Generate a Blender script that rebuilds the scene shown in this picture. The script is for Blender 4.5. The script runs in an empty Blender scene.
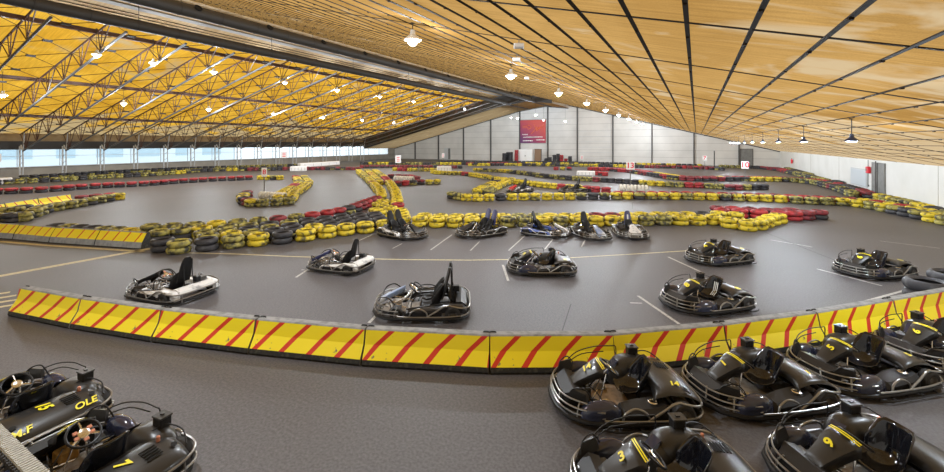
import bpy, bmesh, math, random
from mathutils import Vector, Matrix, noise
random.seed(7)
sc = bpy.context.scene
col = sc.collection
R = math.radians
PSI = R(28.6)                                   # the camera looks 28.6 deg left of the hall's long axis
CS, SN = math.cos(PSI), math.sin(PSI)
def cam2w(r, d): return (r*CS - d*SN, r*SN + d*CS)   # metres right / ahead of the viewer -> hall metres

# ------------------------------------------------------------------ mesh builder
class MB:
    def __init__(s): s.v=[]; s.f=[]; s.m=[]
    def add(s, vs, fs, m=0):
        o=len(s.v); s.v+= [tuple(p) for p in vs]
        for f in fs: s.f.append(tuple(i+o for i in f)); s.m.append(m)
    def box(s, c, d, m=0, rot=None, ch=0.0):
        x,y,z=d[0]/2,d[1]/2,d[2]/2
        if ch<=0:
            vs=[Vector((a*x,b*y,e*z)) for a in(-1,1) for b in(-1,1) for e in(-1,1)]
            fs=[(0,1,3,2),(4,6,7,5),(0,4,5,1),(2,3,7,6),(0,2,6,4),(1,5,7,3)]
        else:
            pts=[]
            for a in(-1,1):
                for b in(-1,1):
                    for e in(-1,1):
                        pts+=[(a*(x-ch),b*(y-ch),e*z),(a*(x-ch),b*y,e*(z-ch)),(a*x,b*(y-ch),e*(z-ch))]
            vs,fs=hull(pts)
        if rot is not None: vs=[rot@Vector(p) for p in vs]
        s.add([(p[0]+c[0],p[1]+c[1],p[2]+c[2]) for p in vs],fs,m)
    def hull(s, pts, m=0):
        vs,fs=hull(pts); s.add(vs,fs,m)
    def tube(s, pts, r, seg=8, m=0, closed=False, sub=0):
        P=[Vector(p) for p in pts]
        if sub: P=spline(P,sub,closed)
        n=len(P); rings=[]; up=None
        for i in range(n):
            a=P[(i-1)%n] if (closed or i>0) else P[i]
            b=P[(i+1)%n] if (closed or i<n-1) else P[i]
            t=(b-a).normalized()
            if up is None:
                up=Vector((0,0,1)) if abs(t.z)<.9 else Vector((1,0,0))
            u=t.cross(up)
            if u.length<1e-5: u=t.cross(Vector((1,.3,0)))
            u.normalize(); w=u.cross(t).normalized(); up=w
            rr=r[i] if isinstance(r,(list,tuple)) else r
            rings.append([P[i]+(u*math.cos(2*math.pi*k/seg)+w*math.sin(2*math.pi*k/seg))*rr for k in range(seg)])
        s.loft(rings,m,True,not closed,closed)
    def loft(s, rings, m=0, closed=True, cap=False, loop=False):
        n=len(rings); k=len(rings[0]); vs=[p for q in rings for p in q]; fs=[]
        for i in range(n if loop else n-1):
            j=(i+1)%n
            for a in range(k if closed else k-1):
                b=(a+1)%k
                fs.append((i*k+a,i*k+b,j*k+b,j*k+a))
        if cap: fs.append(tuple(range(k))[::-1]); fs.append(tuple((n-1)*k+a for a in range(k)))
        s.add(vs,fs,m)
    def lathe(s, prof, seg=24, mat=None, m=0, loop=False):
        vs=[];fs=[];k=len(prof)
        for i in range(seg):
            a=2*math.pi*i/seg; c,q=math.cos(a),math.sin(a)
            for (r,z) in prof: vs.append(Vector((r*c,r*q,z)))
        for i in range(seg):
            j=(i+1)%seg
            for a in range(k if loop else k-1):
                b=(a+1)%k
                fs.append((i*k+a,j*k+a,j*k+b,i*k+b))
        if mat is not None: vs=[mat@p for p in vs]
        s.add(vs,fs,m)
    def build(s, name, mats, parent=None, smooth=35, loc=None):
        me=bpy.data.meshes.new(name); me.from_pydata(s.v,[],s.f)
        if not isinstance(mats,(list,tuple)): mats=[mats]
        for a in mats: me.materials.append(a)
        if len(mats)>1: me.polygons.foreach_set('material_index',s.m)
        bm=bmesh.new(); bm.from_mesh(me); bmesh.ops.recalc_face_normals(bm,faces=bm.faces); bm.to_mesh(me); bm.free()
        if smooth:
            me.polygons.foreach_set('use_smooth',[True]*len(me.polygons)); me.set_sharp_from_angle(angle=R(smooth))
        me.update()
        o=bpy.data.objects.new(name,me); col.objects.link(o)
        if parent is not None: o.parent=parent
        if loc is not None: o.location=loc
        return o
def hull(pts):
    bm=bmesh.new(); vv=[bm.verts.new(p) for p in pts]
    bmesh.ops.convex_hull(bm,input=vv)
    bmesh.ops.delete(bm,geom=[v for v in bm.verts if not v.link_faces],context='VERTS')
    bmesh.ops.dissolve_limit(bm,angle_limit=.02,verts=bm.verts,edges=bm.edges)
    bm.verts.index_update()
    vs=[v.co.copy() for v in bm.verts]; fs=[tuple(v.index for v in f.verts) for f in bm.faces]; bm.free(); return vs,fs
def spline(P,sub,closed=False):
    n=len(P); out=[]
    for i in range(n if closed else n-1):
        p0=P[(i-1)%n] if (closed or i>0) else P[i]; p1=P[i]; p2=P[(i+1)%n]
        p3=P[(i+2)%n] if (closed or i<n-2) else p2
        for k in range(sub):
            t=k/sub; out.append(.5*((2*p1)+(p2-p0)*t+(2*p0-5*p1+4*p2-p3)*t*t+(3*p1-p0-3*p2+p3)*t**3))
    if not closed: out.append(P[-1])
    return out
def tag(o,label=None,cat=None,group=None,kind=None):
    if label: o['label']=label
    if cat: o['category']=cat
    if group: o['group']=group
    if kind: o['kind']=kind
    return o
def empty(name,loc,rz=0,label=None,cat=None,group=None,sc_=1):
    o=bpy.data.objects.new(name,None); col.objects.link(o); o.location=loc; o.rotation_euler=(0,0,rz)
    o.empty_display_size=.1; o.scale=(sc_,)*3
    return tag(o,label,cat,group)
def copy_tree(o,parent=None):
    c=o.copy(); col.objects.link(c)
    if parent is not None: c.parent=parent
    for ch in o.children: copy_tree(ch,c)
    return c
def text_mesh(name,body,size,mat,parent,M,bold=.0,shear=.25):
    cu=bpy.data.curves.new(name,'FONT'); cu.body=body; cu.size=size; cu.align_x='CENTER'; cu.align_y='CENTER'
    cu.offset=bold*size; cu.shear=shear; cu.extrude=.002; cu.resolution_u=3
    t=bpy.data.objects.new(name,cu); col.objects.link(t)
    dg=bpy.context.evaluated_depsgraph_get(); dg.update()
    me=bpy.data.meshes.new_from_object(t.evaluated_get(dg)); bpy.data.objects.remove(t)
    me.name=name; me.materials.clear(); me.materials.append(mat); me.transform(M)
    o=bpy.data.objects.new(name,me); col.objects.link(o)
    if parent is not None: o.parent=parent
    return o
def frame(origin,xa,ya):
    x=Vector(xa).normalized(); y=Vector(ya); y=(y-x*y.dot(x)).normalized(); z=x.cross(y)
    return Matrix((( x.x,y.x,z.x,origin[0]),(x.y,y.y,z.y,origin[1]),(x.z,y.z,z.z,origin[2]),(0,0,0,1)))

# ------------------------------------------------------------------ materials
def mat(name,color,rough=.5,metal=0,spec=.5,coat=0,var=None,vscale=8,bump=0,bscale=60,emit=None,estr=0,detail=4,stretch=(1,1,1),world=False):
    """var = second colour mixed in by noise"""
    m=bpy.data.materials.new(name); m.use_nodes=True; nt=m.node_tree; N=nt.nodes; L=nt.links
    b=N['Principled BSDF']; b.inputs['Base Color'].default_value=(*color,1); b.inputs['Roughness'].default_value=rough
    b.inputs['Metallic'].default_value=metal; b.inputs['Specular IOR Level'].default_value=spec; b.inputs['Coat Weight'].default_value=coat
    b.inputs['Coat Roughness'].default_value=.08
    if emit: b.inputs['Emission Color'].default_value=(*emit,1); b.inputs['Emission Strength'].default_value=estr
    if var or bump:
        if world:
            g=N.new('ShaderNodeNewGeometry'); src=g.outputs['Position']
        else:
            g=N.new('ShaderNodeTexCoord'); src=g.outputs['Object']
        mp=N.new('ShaderNodeMapping'); mp.inputs['Scale'].default_value=stretch; L.new(src,mp.inputs['Vector'])
    if var:
        n=N.new('ShaderNodeTexNoise'); n.inputs['Scale'].default_value=vscale; n.inputs['Detail'].default_value=detail; L.new(mp.outputs[0],n.inputs['Vector'])
        r=N.new('ShaderNodeValToRGB'); lo,hi,c2=var; r.color_ramp.elements[0].position=lo; r.color_ramp.elements[1].position=hi
        r.color_ramp.elements[0].color=(*color,1); r.color_ramp.elements[1].color=(*c2,1)
        L.new(n.outputs['Fac'],r.inputs['Fac']); L.new(r.outputs['Color'],b.inputs['Base Color'])
    if bump:
        n2=N.new('ShaderNodeTexNoise'); n2.inputs['Scale'].default_value=bscale; n2.inputs['Detail'].default_value=3; L.new(mp.outputs[0],n2.inputs['Vector'])
        bp=N.new('ShaderNodeBump'); bp.inputs['Strength'].default_value=bump; bp.inputs['Distance'].default_value=.02
        L.new(n2.outputs['Fac'],bp.inputs['Height']); L.new(bp.outputs[0],b.inputs['Normal'])
    return m
M={}
def floor_mat():
    m=bpy.data.materials.new('asphalt'); m.use_nodes=True; nt=m.node_tree; N=nt.nodes; L=nt.links; b=N['Principled BSDF']
    g=N.new('ShaderNodeNewGeometry')
    def nz(s,d,st=(1,1,1)):
        mp=N.new('ShaderNodeMapping'); mp.inputs['Scale'].default_value=st; L.new(g.outputs['Position'],mp.inputs['Vector'])
        n=N.new('ShaderNodeTexNoise'); n.inputs['Scale'].default_value=s; n.inputs['Detail'].default_value=d; L.new(mp.outputs[0],n.inputs['Vector']); return n
    big=nz(.22,3); fine=nz(28,5); gr=nz(110,2)
    r=N.new('ShaderNodeValToRGB'); e=r.color_ramp.elements; e[0].position=.3; e[1].position=.72
    e[0].color=(.078,.0745,.080,1); e[1].color=(.106,.101,.106,1); L.new(big.outputs['Fac'],r.inputs['Fac'])
    r2=N.new('ShaderNodeValToRGB'); e=r2.color_ramp.elements; e[0].position=.35; e[1].position=.68; e[0].color=(.6,.6,.6,1); e[1].color=(1.5,1.5,1.5,1); L.new(fine.outputs['Fac'],r2.inputs['Fac'])
    mx=N.new('ShaderNodeMix'); mx.data_type='RGBA'; mx.blend_type='MULTIPLY'; mx.inputs['Factor'].default_value=.6
    L.new(r.outputs['Color'],mx.inputs['A']); L.new(r2.outputs['Color'],mx.inputs['B']); L.new(mx.outputs['Result'],b.inputs['Base Color'])
    b.inputs['Roughness'].default_value=.5; b.inputs['Specular IOR Level'].default_value=.4
    bp=N.new('ShaderNodeBump'); bp.inputs['Strength'].default_value=.35; bp.inputs['Distance'].default_value=.01; L.new(gr.outputs['Fac'],bp.inputs['Height']); L.new(bp.outputs[0],b.inputs['Normal'])
    return m
M['floor']=floor_mat()
def membrane(name,c1,c2,pale,patch,trans,palefn,weave=True,stretch=(.5,.12,1)):
    """woven roof sheet that lets daylight through: translucent + diffuse, with wavy streaks and pale patches near the eave"""
    m=bpy.data.materials.new(name); m.use_nodes=True; nt=m.node_tree; N=nt.nodes; L=nt.links
    for n in list(N): N.remove(n)
    out=N.new('ShaderNodeOutputMaterial'); g=N.new('ShaderNodeNewGeometry')
    def nz(s,d,st,dist=0):
        mp=N.new('ShaderNodeMapping'); mp.inputs['Scale'].default_value=st; L.new(g.outputs['Position'],mp.inputs['Vector'])
        n=N.new('ShaderNodeTexNoise'); n.inputs['Scale'].default_value=s; n.inputs['Detail'].default_value=d; n.inputs['Distortion'].default_value=dist; L.new(mp.outputs[0],n.inputs['Vector']); return n.outputs['Fac']
    def ramp(fac,p0,c0,p1,c1_):
        r=N.new('ShaderNodeValToRGB'); e=r.color_ramp.elements; e[0].position=p0; e[1].position=p1; e[0].color=(*c0,1); e[1].color=(*c1_,1); L.new(fac,r.inputs['Fac']); return r.outputs['Color']
    def mix(a,b,f,mode='MIX'):
        x=N.new('ShaderNodeMix'); x.data_type='RGBA'; x.blend_type=mode
        for i,v in (('A',a),('B',b),('Factor',f)):
            if hasattr(v,'links') or isinstance(v,bpy.types.NodeSocket): L.new(v,x.inputs[i])
            else: x.inputs[i].default_value=v
        return x.outputs['Result']
    base=ramp(nz(1.0,4,stretch,.6),.3,c1,.7,c2)
    fine=ramp(nz(2.2,5,(.35,6,1),.3),.35,(.82,.82,.82),.65,(1.1,1.1,1.1))
    base=mix(base,fine,.8,'MULTIPLY')
    if weave:
        w=ramp(nz(55,1,(1,1,1)),.35,(.8,.78,.75),.6,(1.06,1.06,1.06)); base=mix(base,w,.45,'MULTIPLY')
    sx=N.new('ShaderNodeSeparateXYZ'); L.new(g.outputs['Position'],sx.inputs[0])
    mr=N.new('ShaderNodeMapRange'); L.new(sx.outputs['X'],mr.inputs['Value']); mr.inputs['From Min'].default_value=palefn[0]; mr.inputs['From Max'].default_value=palefn[1]
    s=nz(1.0,4,patch,1.2); ad=N.new('ShaderNodeMath'); ad.operation='MULTIPLY_ADD'; L.new(mr.outputs[0],ad.inputs[0]); ad.inputs[1].default_value=palefn[2]; L.new(s,ad.inputs[2])
    f=ramp(ad.outputs[0],.62,(0,0,0),.74,(1,1,1))
    base=mix(base,(*pale,1),f)
    d=N.new('ShaderNodeBsdfDiffuse'); t=N.new('ShaderNodeBsdfTranslucent'); L.new(base,d.inputs[0]); L.new(base,t.inputs[0])
    ms=N.new('ShaderNodeMixShader'); ms.inputs[0].default_value=trans; L.new(d.outputs[0],ms.inputs[1]); L.new(t.outputs[0],ms.inputs[2]); L.new(ms.outputs[0],out.inputs[0])
    return m
M['tan']=membrane('tan_woven_sheet',(.37,.188,.048),(.53,.295,.092),(.53,.365,.20),(.45,.75,1),.85,(-2.5,10.7,.37))
M['orange']=membrane('orange_membrane',(.50,.238,.018),(.68,.365,.038),(.42,.29,.14),(.12,.2,1),.85,(-49,-60.7,.34),False,(.25,.35,1))
M['tanplain']=membrane('tan_soffit_sheet',(.30,.20,.10),(.38,.27,.145),(.6,.4,.2),(.3,.7,1),.7,(500,600,.0),False,(.12,.9,1))
M['board']=mat('tan_board',(.50,.31,.13),.7,var=(.35,.7,(.62,.42,.2)),vscale=1.2,stretch=(.4,6,1),world=True)
M['ridgepale']=mat('pale_ridge_strip',(.46,.44,.41),.9,spec=.1)  # one even pale colour, no emission
M['purlin']=mat('purlin_brown',(.035,.025,.017),.85,spec=.15)
M['redsteel']=mat('red_brown_steel',(.085,.036,.022),.5)
M['greysteel']=mat('grey_steel',(.15,.145,.14),.6,spec=.3)
M['palesteel']=mat('pale_steel',(.52,.53,.54),.45)
M['duct']=mat('spiral_duct',(.05,.046,.041),.6,metal=.1,bump=.5,bscale=1.0,stretch=(.01,9,.01),world=True)
M['hole']=mat('dark_hole',(.008,.008,.008),.9)
M['dark']=mat('dark_beam',(.035,.032,.03),.6)
M['postgrey']=mat('dark_grey_post',(.085,.082,.08),.6)
def panel_mat():
    m=mat('cream_wall_panel',(.62,.60,.55),.55); nt=m.node_tree; N=nt.nodes; L=nt.links; b=N['Principled BSDF']
    g=N.new('ShaderNodeNewGeometry'); sx=N.new('ShaderNodeSeparateXYZ'); L.new(g.outputs['Position'],sx.inputs[0])
    a=N.new('ShaderNodeMath'); a.operation='MODULO'; a.inputs[1].default_value=1.15; L.new(sx.outputs['Z'],a.inputs[0])
    r=N.new('ShaderNodeValToRGB'); r.color_ramp.interpolation='CONSTANT'; e=r.color_ramp.elements; e[0].position=0; e[0].color=(.44,.43,.41,1); e[1].position=.05; e[1].color=(.67,.66,.63,1)
    L.new(a.outputs[0],r.inputs['Fac'])
    n=N.new('ShaderNodeTexNoise'); n.inputs['Scale'].default_value=.35; n.inputs['Detail'].default_value=3; L.new(g.outputs['Position'],n.inputs['Vector'])
    r2=N.new('ShaderNodeValToRGB'); e=r2.color_ramp.elements; e[0].position=.3; e[1].position=.7; e[0].color=(.86,.86,.86,1); e[1].color=(1.06,1.06,1.06,1); L.new(n.outputs['Fac'],r2.inputs['Fac'])
    x=N.new('ShaderNodeMix'); x.data_type='RGBA'; x.blend_type='MULTIPLY'; x.inputs['Factor'].default_value=1; L.new(r.outputs[0],x.inputs['A']); L.new(r2.outputs[0],x.inputs['B']); L.new(x.outputs['Result'],b.inputs['Base Color'])
    return m
M['panel']=panel_mat()
M['plaster']=mat('white_plaster',(.75,.75,.725),.7,var=(.4,.75,(.68,.68,.65)),vscale=.6,world=True)
M['sill']=mat('beige_parapet',(.36,.33,.28),.7,var=(.4,.7,(.28,.26,.23)),vscale=1,world=True)
M['doorgrey']=mat('door_grey',(.20,.20,.19),.5,var=(.45,.7,(.14,.14,.13)),vscale=3)
M['white']=mat('white_gloss',(.78,.78,.76),.4)
M['frame']=mat('window_frame',(.55,.57,.58),.45)
M['brown']=mat('brown_door',(.22,.13,.07),.6)
M['facade']=mat('pale_facade',(.76,.83,.86),.8)
M['valance']=mat('brown_valance',(.34,.24,.12),.7,var=(.35,.7,(.24,.16,.08)),vscale=1.5,world=True)
M['facwin']=mat('facade_window',(.50,.64,.71),.3)
M['ground']=mat('pale_paving',(.86,.88,.90),.9)
M['paintyellow']=mat('faded_yellow_paint',(.62,.54,.31),.6,var=(.52,.78,(.25,.23,.17)),vscale=14,world=True)
M['paintwhite']=mat('worn_white_paint',(.50,.49,.46),.6,var=(.5,.72,(.2,.2,.2)),vscale=14,world=True)
M['seam']=mat('floor_seam',(.055,.053,.055),.8)
def glass():
    m=bpy.data.materials.new('window_glass'); m.use_nodes=True; nt=m.node_tree; N=nt.nodes; L=nt.links
    for n in list(N): N.remove(n)
    o=N.new('ShaderNodeOutputMaterial'); t=N.new('ShaderNodeBsdfTransparent'); t.inputs[0].default_value=(.97,.99,1,1); g=N.new('ShaderNodeBsdfGlossy'); g.inputs['Roughness'].default_value=.03
    f=N.new('ShaderNodeFresnel'); f.inputs[0].default_value=1.3; x=N.new('ShaderNodeMixShader'); L.new(f.outputs[0],x.inputs[0]); L.new(t.outputs[0],x.inputs[1]); L.new(g.outputs[0],x.inputs[2]); L.new(x.outputs[0],o.inputs[0]); return m
M['glass']=glass()
# barriers
M['byel']=mat('barrier_yellow',(.95,.78,.012),.5,var=(.73,.76,(.30,.26,.10)),vscale=9,detail=10,stretch=(1,1,1))
M['byelfoot']=mat('barrier_yellow_scuffed',(.95,.78,.014),.5,var=(.66,.69,(.22,.2,.10)),vscale=9,detail=10)
M['bred']=mat('barrier_red',(.66,.035,.012),.5)
M['bconc']=mat('concrete_grey',(.27,.27,.26),.8,var=(.4,.7,(.16,.16,.155)),vscale=9,bump=.4,bscale=70)
M['bblue']=mat('concrete_bluegrey',(.34,.37,.41),.8,var=(.4,.7,(.24,.26,.29)),vscale=9)
M['bblack']=mat('barrier_rubber_black',(.018,.018,.017),.7,var=(.5,.7,(.06,.055,.04)),vscale=20)
# tyres
def tyre_mat(name,c,dirt,lo,hi,rough=.6):
    return mat(name,c,rough,var=(lo,hi,dirt),vscale=5.5,detail=6,world=True)
M['ty_yellow']=tyre_mat('tyre_yellow',(.70,.54,.03),(.10,.085,.03),.48,.64)
M['ty_faded']=tyre_mat('tyre_faded_yellow',(.42,.37,.085),(.045,.045,.035),.40,.60)
M['ty_black']=tyre_mat('tyre_black',(.032,.032,.038),(.10,.10,.105),.5,.75)
M['ty_red']=tyre_mat('tyre_red',(.42,.032,.038),(.10,.022,.028),.47,.66)
M['ty_maroon']=tyre_mat('tyre_maroon',(.26,.035,.045),(.04,.025,.03),.48,.65)
M['ty_white']=tyre_mat('tyre_white',(.72,.69,.60),(.25,.23,.2),.55,.7)
M['ty_inner']=mat('tyre_inner',(.02,.02,.02),.9)
# karts
M['kblack']=mat('kart_black_plastic',(.009,.009,.01),.28,spec=.4,coat=.2)
M['kmatt']=mat('kart_matt_black',(.010,.010,.011),.45,spec=.35)
M['kgrey']=mat('kart_grey_plastic',(.022,.0215,.021),.34,spec=.42,coat=.15)
M['kseat']=mat('kart_gloss_seat',(.006,.007,.011),.1,coat=.35)
M['kfender']=mat('kart_gloss_fender',(.022,.027,.055),.14,coat=.5)
M['ksteel']=mat('kart_steel_tube',(.30,.295,.285),.28,metal=.85)
M['kchrome']=mat('kart_bright_metal',(.7,.7,.7),.2,metal=1)
M['kyellow']=mat('kart_yellow',(.86,.74,.015),.45)
M['ktan']=mat('kart_tan_floor',(.34,.24,.15),.6,var=(.45,.7,(.2,.15,.1)),vscale=12)
M['kalu']=mat('kart_alu_floor',(.42,.40,.37),.4,metal=.5,var=(.45,.7,(.25,.2,.15)),vscale=12)
M['kwhite']=mat('kart_white_plastic',(.68,.68,.67),.35,coat=.2,var=(.55,.7,(.35,.35,.36)),vscale=6)
M['kblue']=mat('kart_blue',(.05,.10,.36),.3,coat=.4)
M['nosestrip']=mat('kart_pale_blue_strip',(.22,.30,.48),.3,coat=.3,var=(.45,.6,(.66,.68,.72)),vscale=4)
M['kred']=mat('kart_red',(.6,.03,.04),.35)
M['kseatblue']=mat('kart_seat_blue',(.05,.06,.16),.3,coat=.4)
M['rubber']=mat('kart_rubber',(.022,.022,.022),.7)
M['amber']=mat('amber_tank',(.32,.17,.035),.3,var=(.45,.7,(.15,.09,.03)),vscale=14)
M['copper']=mat('copper_pad',(.62,.27,.18),.35,metal=.4)
M['lampblack']=mat('lamp_shade_black',(.03,.03,.035),.5)
M['lampwhite']=mat('lamp_shade_white',(.72,.72,.70),.4)
M['lampblue']=mat('lamp_shade_blue',(.02,.035,.09),.3,coat=.5)
M['bulb']=mat('lamp_bulb',(1,1,1),.5,emit=(1,.97,.92),estr=14)
M['bulbcool']=mat('lamp_bulb_cool',(1,1,1),.5,emit=(.72,.83,1),estr=2.2)
M['signwhite']=mat('sign_white',(.82,.81,.79),.5)
M['signred']=mat('sign_red',(.75,.03,.05),.5)
M['beltwhite']=mat('pale_ribbed_rail',(.50,.50,.46),.55,var=(.4,.7,(.38,.38,.35)),vscale=30)
# ------------------------------------------------------------------ the hall (X right, Y along the hall, Z up)
H=3.5; XR=10.7; XRIDGE=-27.0; XT=-31.0; XL=-60.7; Y0=-6.0; Y1=74.4
def zroof(x): return 5.14-.26*x if x>=XRIDGE else 12.16-.2277*(XRIDGE-x)
def struct(o): o['kind']='structure'; return o
def slab(pts,n,t): return [tuple(p) for p in pts],[tuple(Vector(p)+Vector(n)*t) for p in pts]
def quadbox(mb,pts,off,m=0):
    """a thin slab: polygon pts thickened by vector off"""
    k=len(pts); vs=[tuple(p) for p in pts]+[tuple(Vector(p)+Vector(off)) for p in pts]
    fs=[tuple(range(k)),tuple(range(k,2*k))[::-1]]+[(i,(i+1)%k,k+(i+1)%k,k+i) for i in range(k)]
    mb.add(vs,fs,m)
# floor with its painted lines and seams (pattern of the floor)
f=MB(); quadbox(f,[(XL,Y0,0),(XR,Y0,0),(XR,Y1,0),(XL,Y1,0)],(0,0,-.2),0)
def stripe(pts,w,m,z=.004):
    P=[Vector((*p,0)) for p in pts]; L_=[];R_=[]
    for i,p in enumerate(P):
        t=(P[min(i+1,len(P)-1)]-P[max(i-1,0)]).normalized(); n=Vector((-t.y,t.x,0))*w/2; L_.append((p.x+n.x,p.y+n.y,z)); R_.append((p.x-n.x,p.y-n.y,z))
    for i in range(len(P)-1): f.add([L_[i],L_[i+1],R_[i+1],R_[i]],[(0,1,2,3)],m)
stripe(spline([Vector((*p,0)) for p in [(-14.23,7.20),(-12.80,7.84),(-11.03,8.48),(-9.24,9.21),(-7.55,9.97),(-5.95,10.79),(-4.67,11.58),(-3.37,12.49),(-1.57,14.0),(.1,15.43)]],3) and [(-14.23,7.20),(-12.80,7.84),(-11.03,8.48),(-9.24,9.21),(-7.55,9.97),(-5.95,10.79),(-4.67,11.58),(-3.37,12.49),(-1.57,14.0),(.1,15.43)],.07,1)
stripe([(-16.2,2.4),(-16.1,3.6),(-15.95,6.54),(-15.94,6.9)],.24,1)
stripe([(-21.78,4.83),(-19.48,5.43),(-17.56,6.02),(-15.68,6.6)],.16,1)
for (a,b,c,d) in [(-5.6,6.08,-5.9,7.0),(-9.17,7.23,-9.47,7.89),(-4.89,10.82,-4.2,9.63),(-.77,14.01,.15,12.74),(-1.18,10.11,-.3,8.92),(2.94,14.66,3.99,13.68),(3.03,11.86,4.4,13.59)]: stripe([(a,b),(c,d)],.065,2)
for (a,b,c,d) in [(-10.55,10.7,-10.89,11.99),(-8.87,10.76,-9.01,11.43),(-7.65,11.2,-8.21,13.46),(-6.47,11.76,-6.78,13.0),(-5.38,12.36,-5.71,14.68),(-4.4,13.1,-4.59,14.53),(-3.41,13.97,-3.54,15.03),(2.35,18.25,3.42,17.68),(5.76,19.93,7.11,19.49)]: stripe([(a,b),(c,d)],.045,2)
for (x,y) in [(-5.62,6.9),(-9.3,7.85),(-1.0,9.7)]: stripe([(x-.28,y-.12),(x-.05,y-.02)],.05,2,.005)
for k in range(4): stripe([(-14.6+k*.42,2.2),(-14.15+k*.42,3.3)],.13,1,.005)
stripe([(2.2,20.2),(3.2,17.2),(4.2,14.4)],.03,3); stripe([(-2.4,8.9),(-2.0,6.2)],.02,3); stripe([(-6.0,24.2),(-3.0,23.4),(-3.3,25.6)],.04,3)
struct(f.build('floor',[M['floor'],M['paintyellow'],M['paintwhite'],M['seam']],smooth=0))
# roof sheets
r=MB(); r.add([(XR,Y0,zroof(XR)),(XR,Y1,zroof(XR)),(XRIDGE,Y1,zroof(XRIDGE)),(XRIDGE,Y0,zroof(XRIDGE))],[(0,1,2,3)])
struct(r.build('ceiling',M['tan'],smooth=0))
r=MB(); quadbox(r,[(XRIDGE,Y0,zroof(XRIDGE)),(XRIDGE,Y1,zroof(XRIDGE)),(XT,Y1,zroof(XT)),(XT,Y0,zroof(XT))],(0,0,.02))
struct(r.build('ceiling_ridge',M['board'],smooth=0))
r=MB(); r.add([(XT,Y0,zroof(XT)),(XT,64.5,zroof(XT)),(XL,64.5,zroof(XL)),(XL,Y0,zroof(XL))],[(0,1,2,3)])
struct(r.build('ceiling_membrane',M['orange'],smooth=0))
r=MB(); pts=[(XL,2.35),(-42.6,6.75),(-30,9.75),(-24.9,10.45),(-20.5,9.95),(-20.5,10.3),(-25,11.3),(-30,11.2),(-42.6,8.2),(XL,4.1)]
r.loft([[(x,64.6,z),(x,Y1,z)] for x,z in pts[:5]],0,False); struct(r.build('ceiling_soffit',M['tanplain'],smooth=0))
# purlins under the tan ceiling: long ones along the hall, dark cross battens
nt_=0
def trim(mb,m,smooth=0):
    global nt_; nt_+=1; return struct(mb.build('trim_%d'%nt_,m,smooth=smooth))
X=-.12-.745*24
xs=[]
x=8.9
while x>-26.5: xs.append(x); x-=.745
off=( -.12 - min(xs,key=lambda q:abs(q+.12)))
for x in xs:
    x+=off; p=MB(); z=zroof(x)
    p.box((x,(Y0+Y1)/2,z-.012),(.062 if x>-7 else .036,Y1-Y0,.016))
    for k in range(14):
        y=2+k*1.75
        p.box((x,y,z-.03),(.045,.055,.02))
    trim(p,M['purlin'])
for k in range(20):
    y=2.9+k*3.5; p=MB()
    p.box(((XR+XRIDGE)/2,y,(zroof(XR)+zroof(XRIDGE))/2-.012),(math.hypot(XR-XRIDGE,zroof(XRIDGE)-zroof(XR)),.05,.014),rot=Matrix.Rotation(math.atan(.26),3,'Y')); trim(p,M['purlin'])
# white ridge strip, planks seam
p=MB(); quadbox(p,[(-29.25,Y0,zroof(-29.25)-.03),(-29.25,Y1-10,zroof(-29.25)-.03),(-29.65,Y1-10,zroof(-29.65)-.03),(-29.65,Y0,zroof(-29.65)-.03)],(0,0,-.02)); trim(p,M['ridgepale'])
for x in (-27.4,-28.0,-28.6,-30.2,-30.6): 
    p=MB(); p.box((x,(Y0+64)/2,zroof(x)-.03),(.04,64-Y0,.03)); trim(p,M['purlin'])
# dark beam closing the membrane, eave fascia
p=MB(); pts=[(XL,zroof(XL)+.05),(-27,zroof(-27)+.05),(-20.5,zroof(-20.5)+.05),(-20.5,9.95),(-24.9,10.45),(-30,9.75),(-42.6,6.75),(XL,2.35)]
quadbox(p,[(x,64.3,z) for x,z in pts],(0,.35,0)); trim(p,M['dark'])
p=MB(); p.tube([(XL+.5,63.9,3.0),(-26,63.9,10.6)],.09,8); trim(p,M['greysteel'],30)
p=MB(); p.box((XL+.45,(Y0+64)/2,3.3),(.5,64-Y0,.8)); trim(p,M['dark'])
for x in (-33.1,-43.1,-53.0):
    p=MB(); z=zroof(x)-.27; p.box((x,(Y0+64)/2,z),(.12,64-Y0,.24)); p.box((x,(Y0+64)/2,z+.12),(.24,64-Y0,.02)); p.box((x,(Y0+64)/2,z-.12),(.24,64-Y0,.02)); trim(p,M['redsteel'])
# walls
w=MB(); quadbox(w,[(XR,Y0,0),(XR,Y1,0),(XR,Y1,zroof(XR)+.02),(XR,Y0,zroof(XR)+.02)],(.25,0,0)); w.box((XR-.03,(Y0+Y1)/2,.06),(.06,Y1-Y0,.12))
for y in (12,20,24.5,29.5,46,56): w.box((XR-.004,y,1.2),(.008,.03,2.4),1)
struct(w.build('wall_right',[M['plaster'],M['sill']],smooth=0))
gable=[(XL,0),(XR,0),(XR,zroof(XR)),(XRIDGE,zroof(XRIDGE)),(XL,zroof(XL))]
w=MB(); quadbox(w,[(x,Y1,z) for x,z in gable],(0,.25,0)); struct(w.build('wall_back',M['panel'],smooth=0))
w=MB(); quadbox(w,[(x,Y0,z) for x,z in gable],(0,-.25,0)); struct(w.build('wall_front',M['plaster'],smooth=0))
w=MB(); w.box((XL-.1,(Y0+Y1)/2,.49),(.2,Y1-Y0,.98)); w.box((XL-.02,(Y0+Y1)/2,1.0),(.36,Y1-Y0,.05)); struct(w.build('wall_left',M['sill'],smooth=0))
w=MB(); w.box((XL-.1,(Y0+Y1)/2,3.7),(.2,Y1-Y0,1.6)); struct(w.build('wall_left_lintel',M['valance'],smooth=0))
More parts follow.
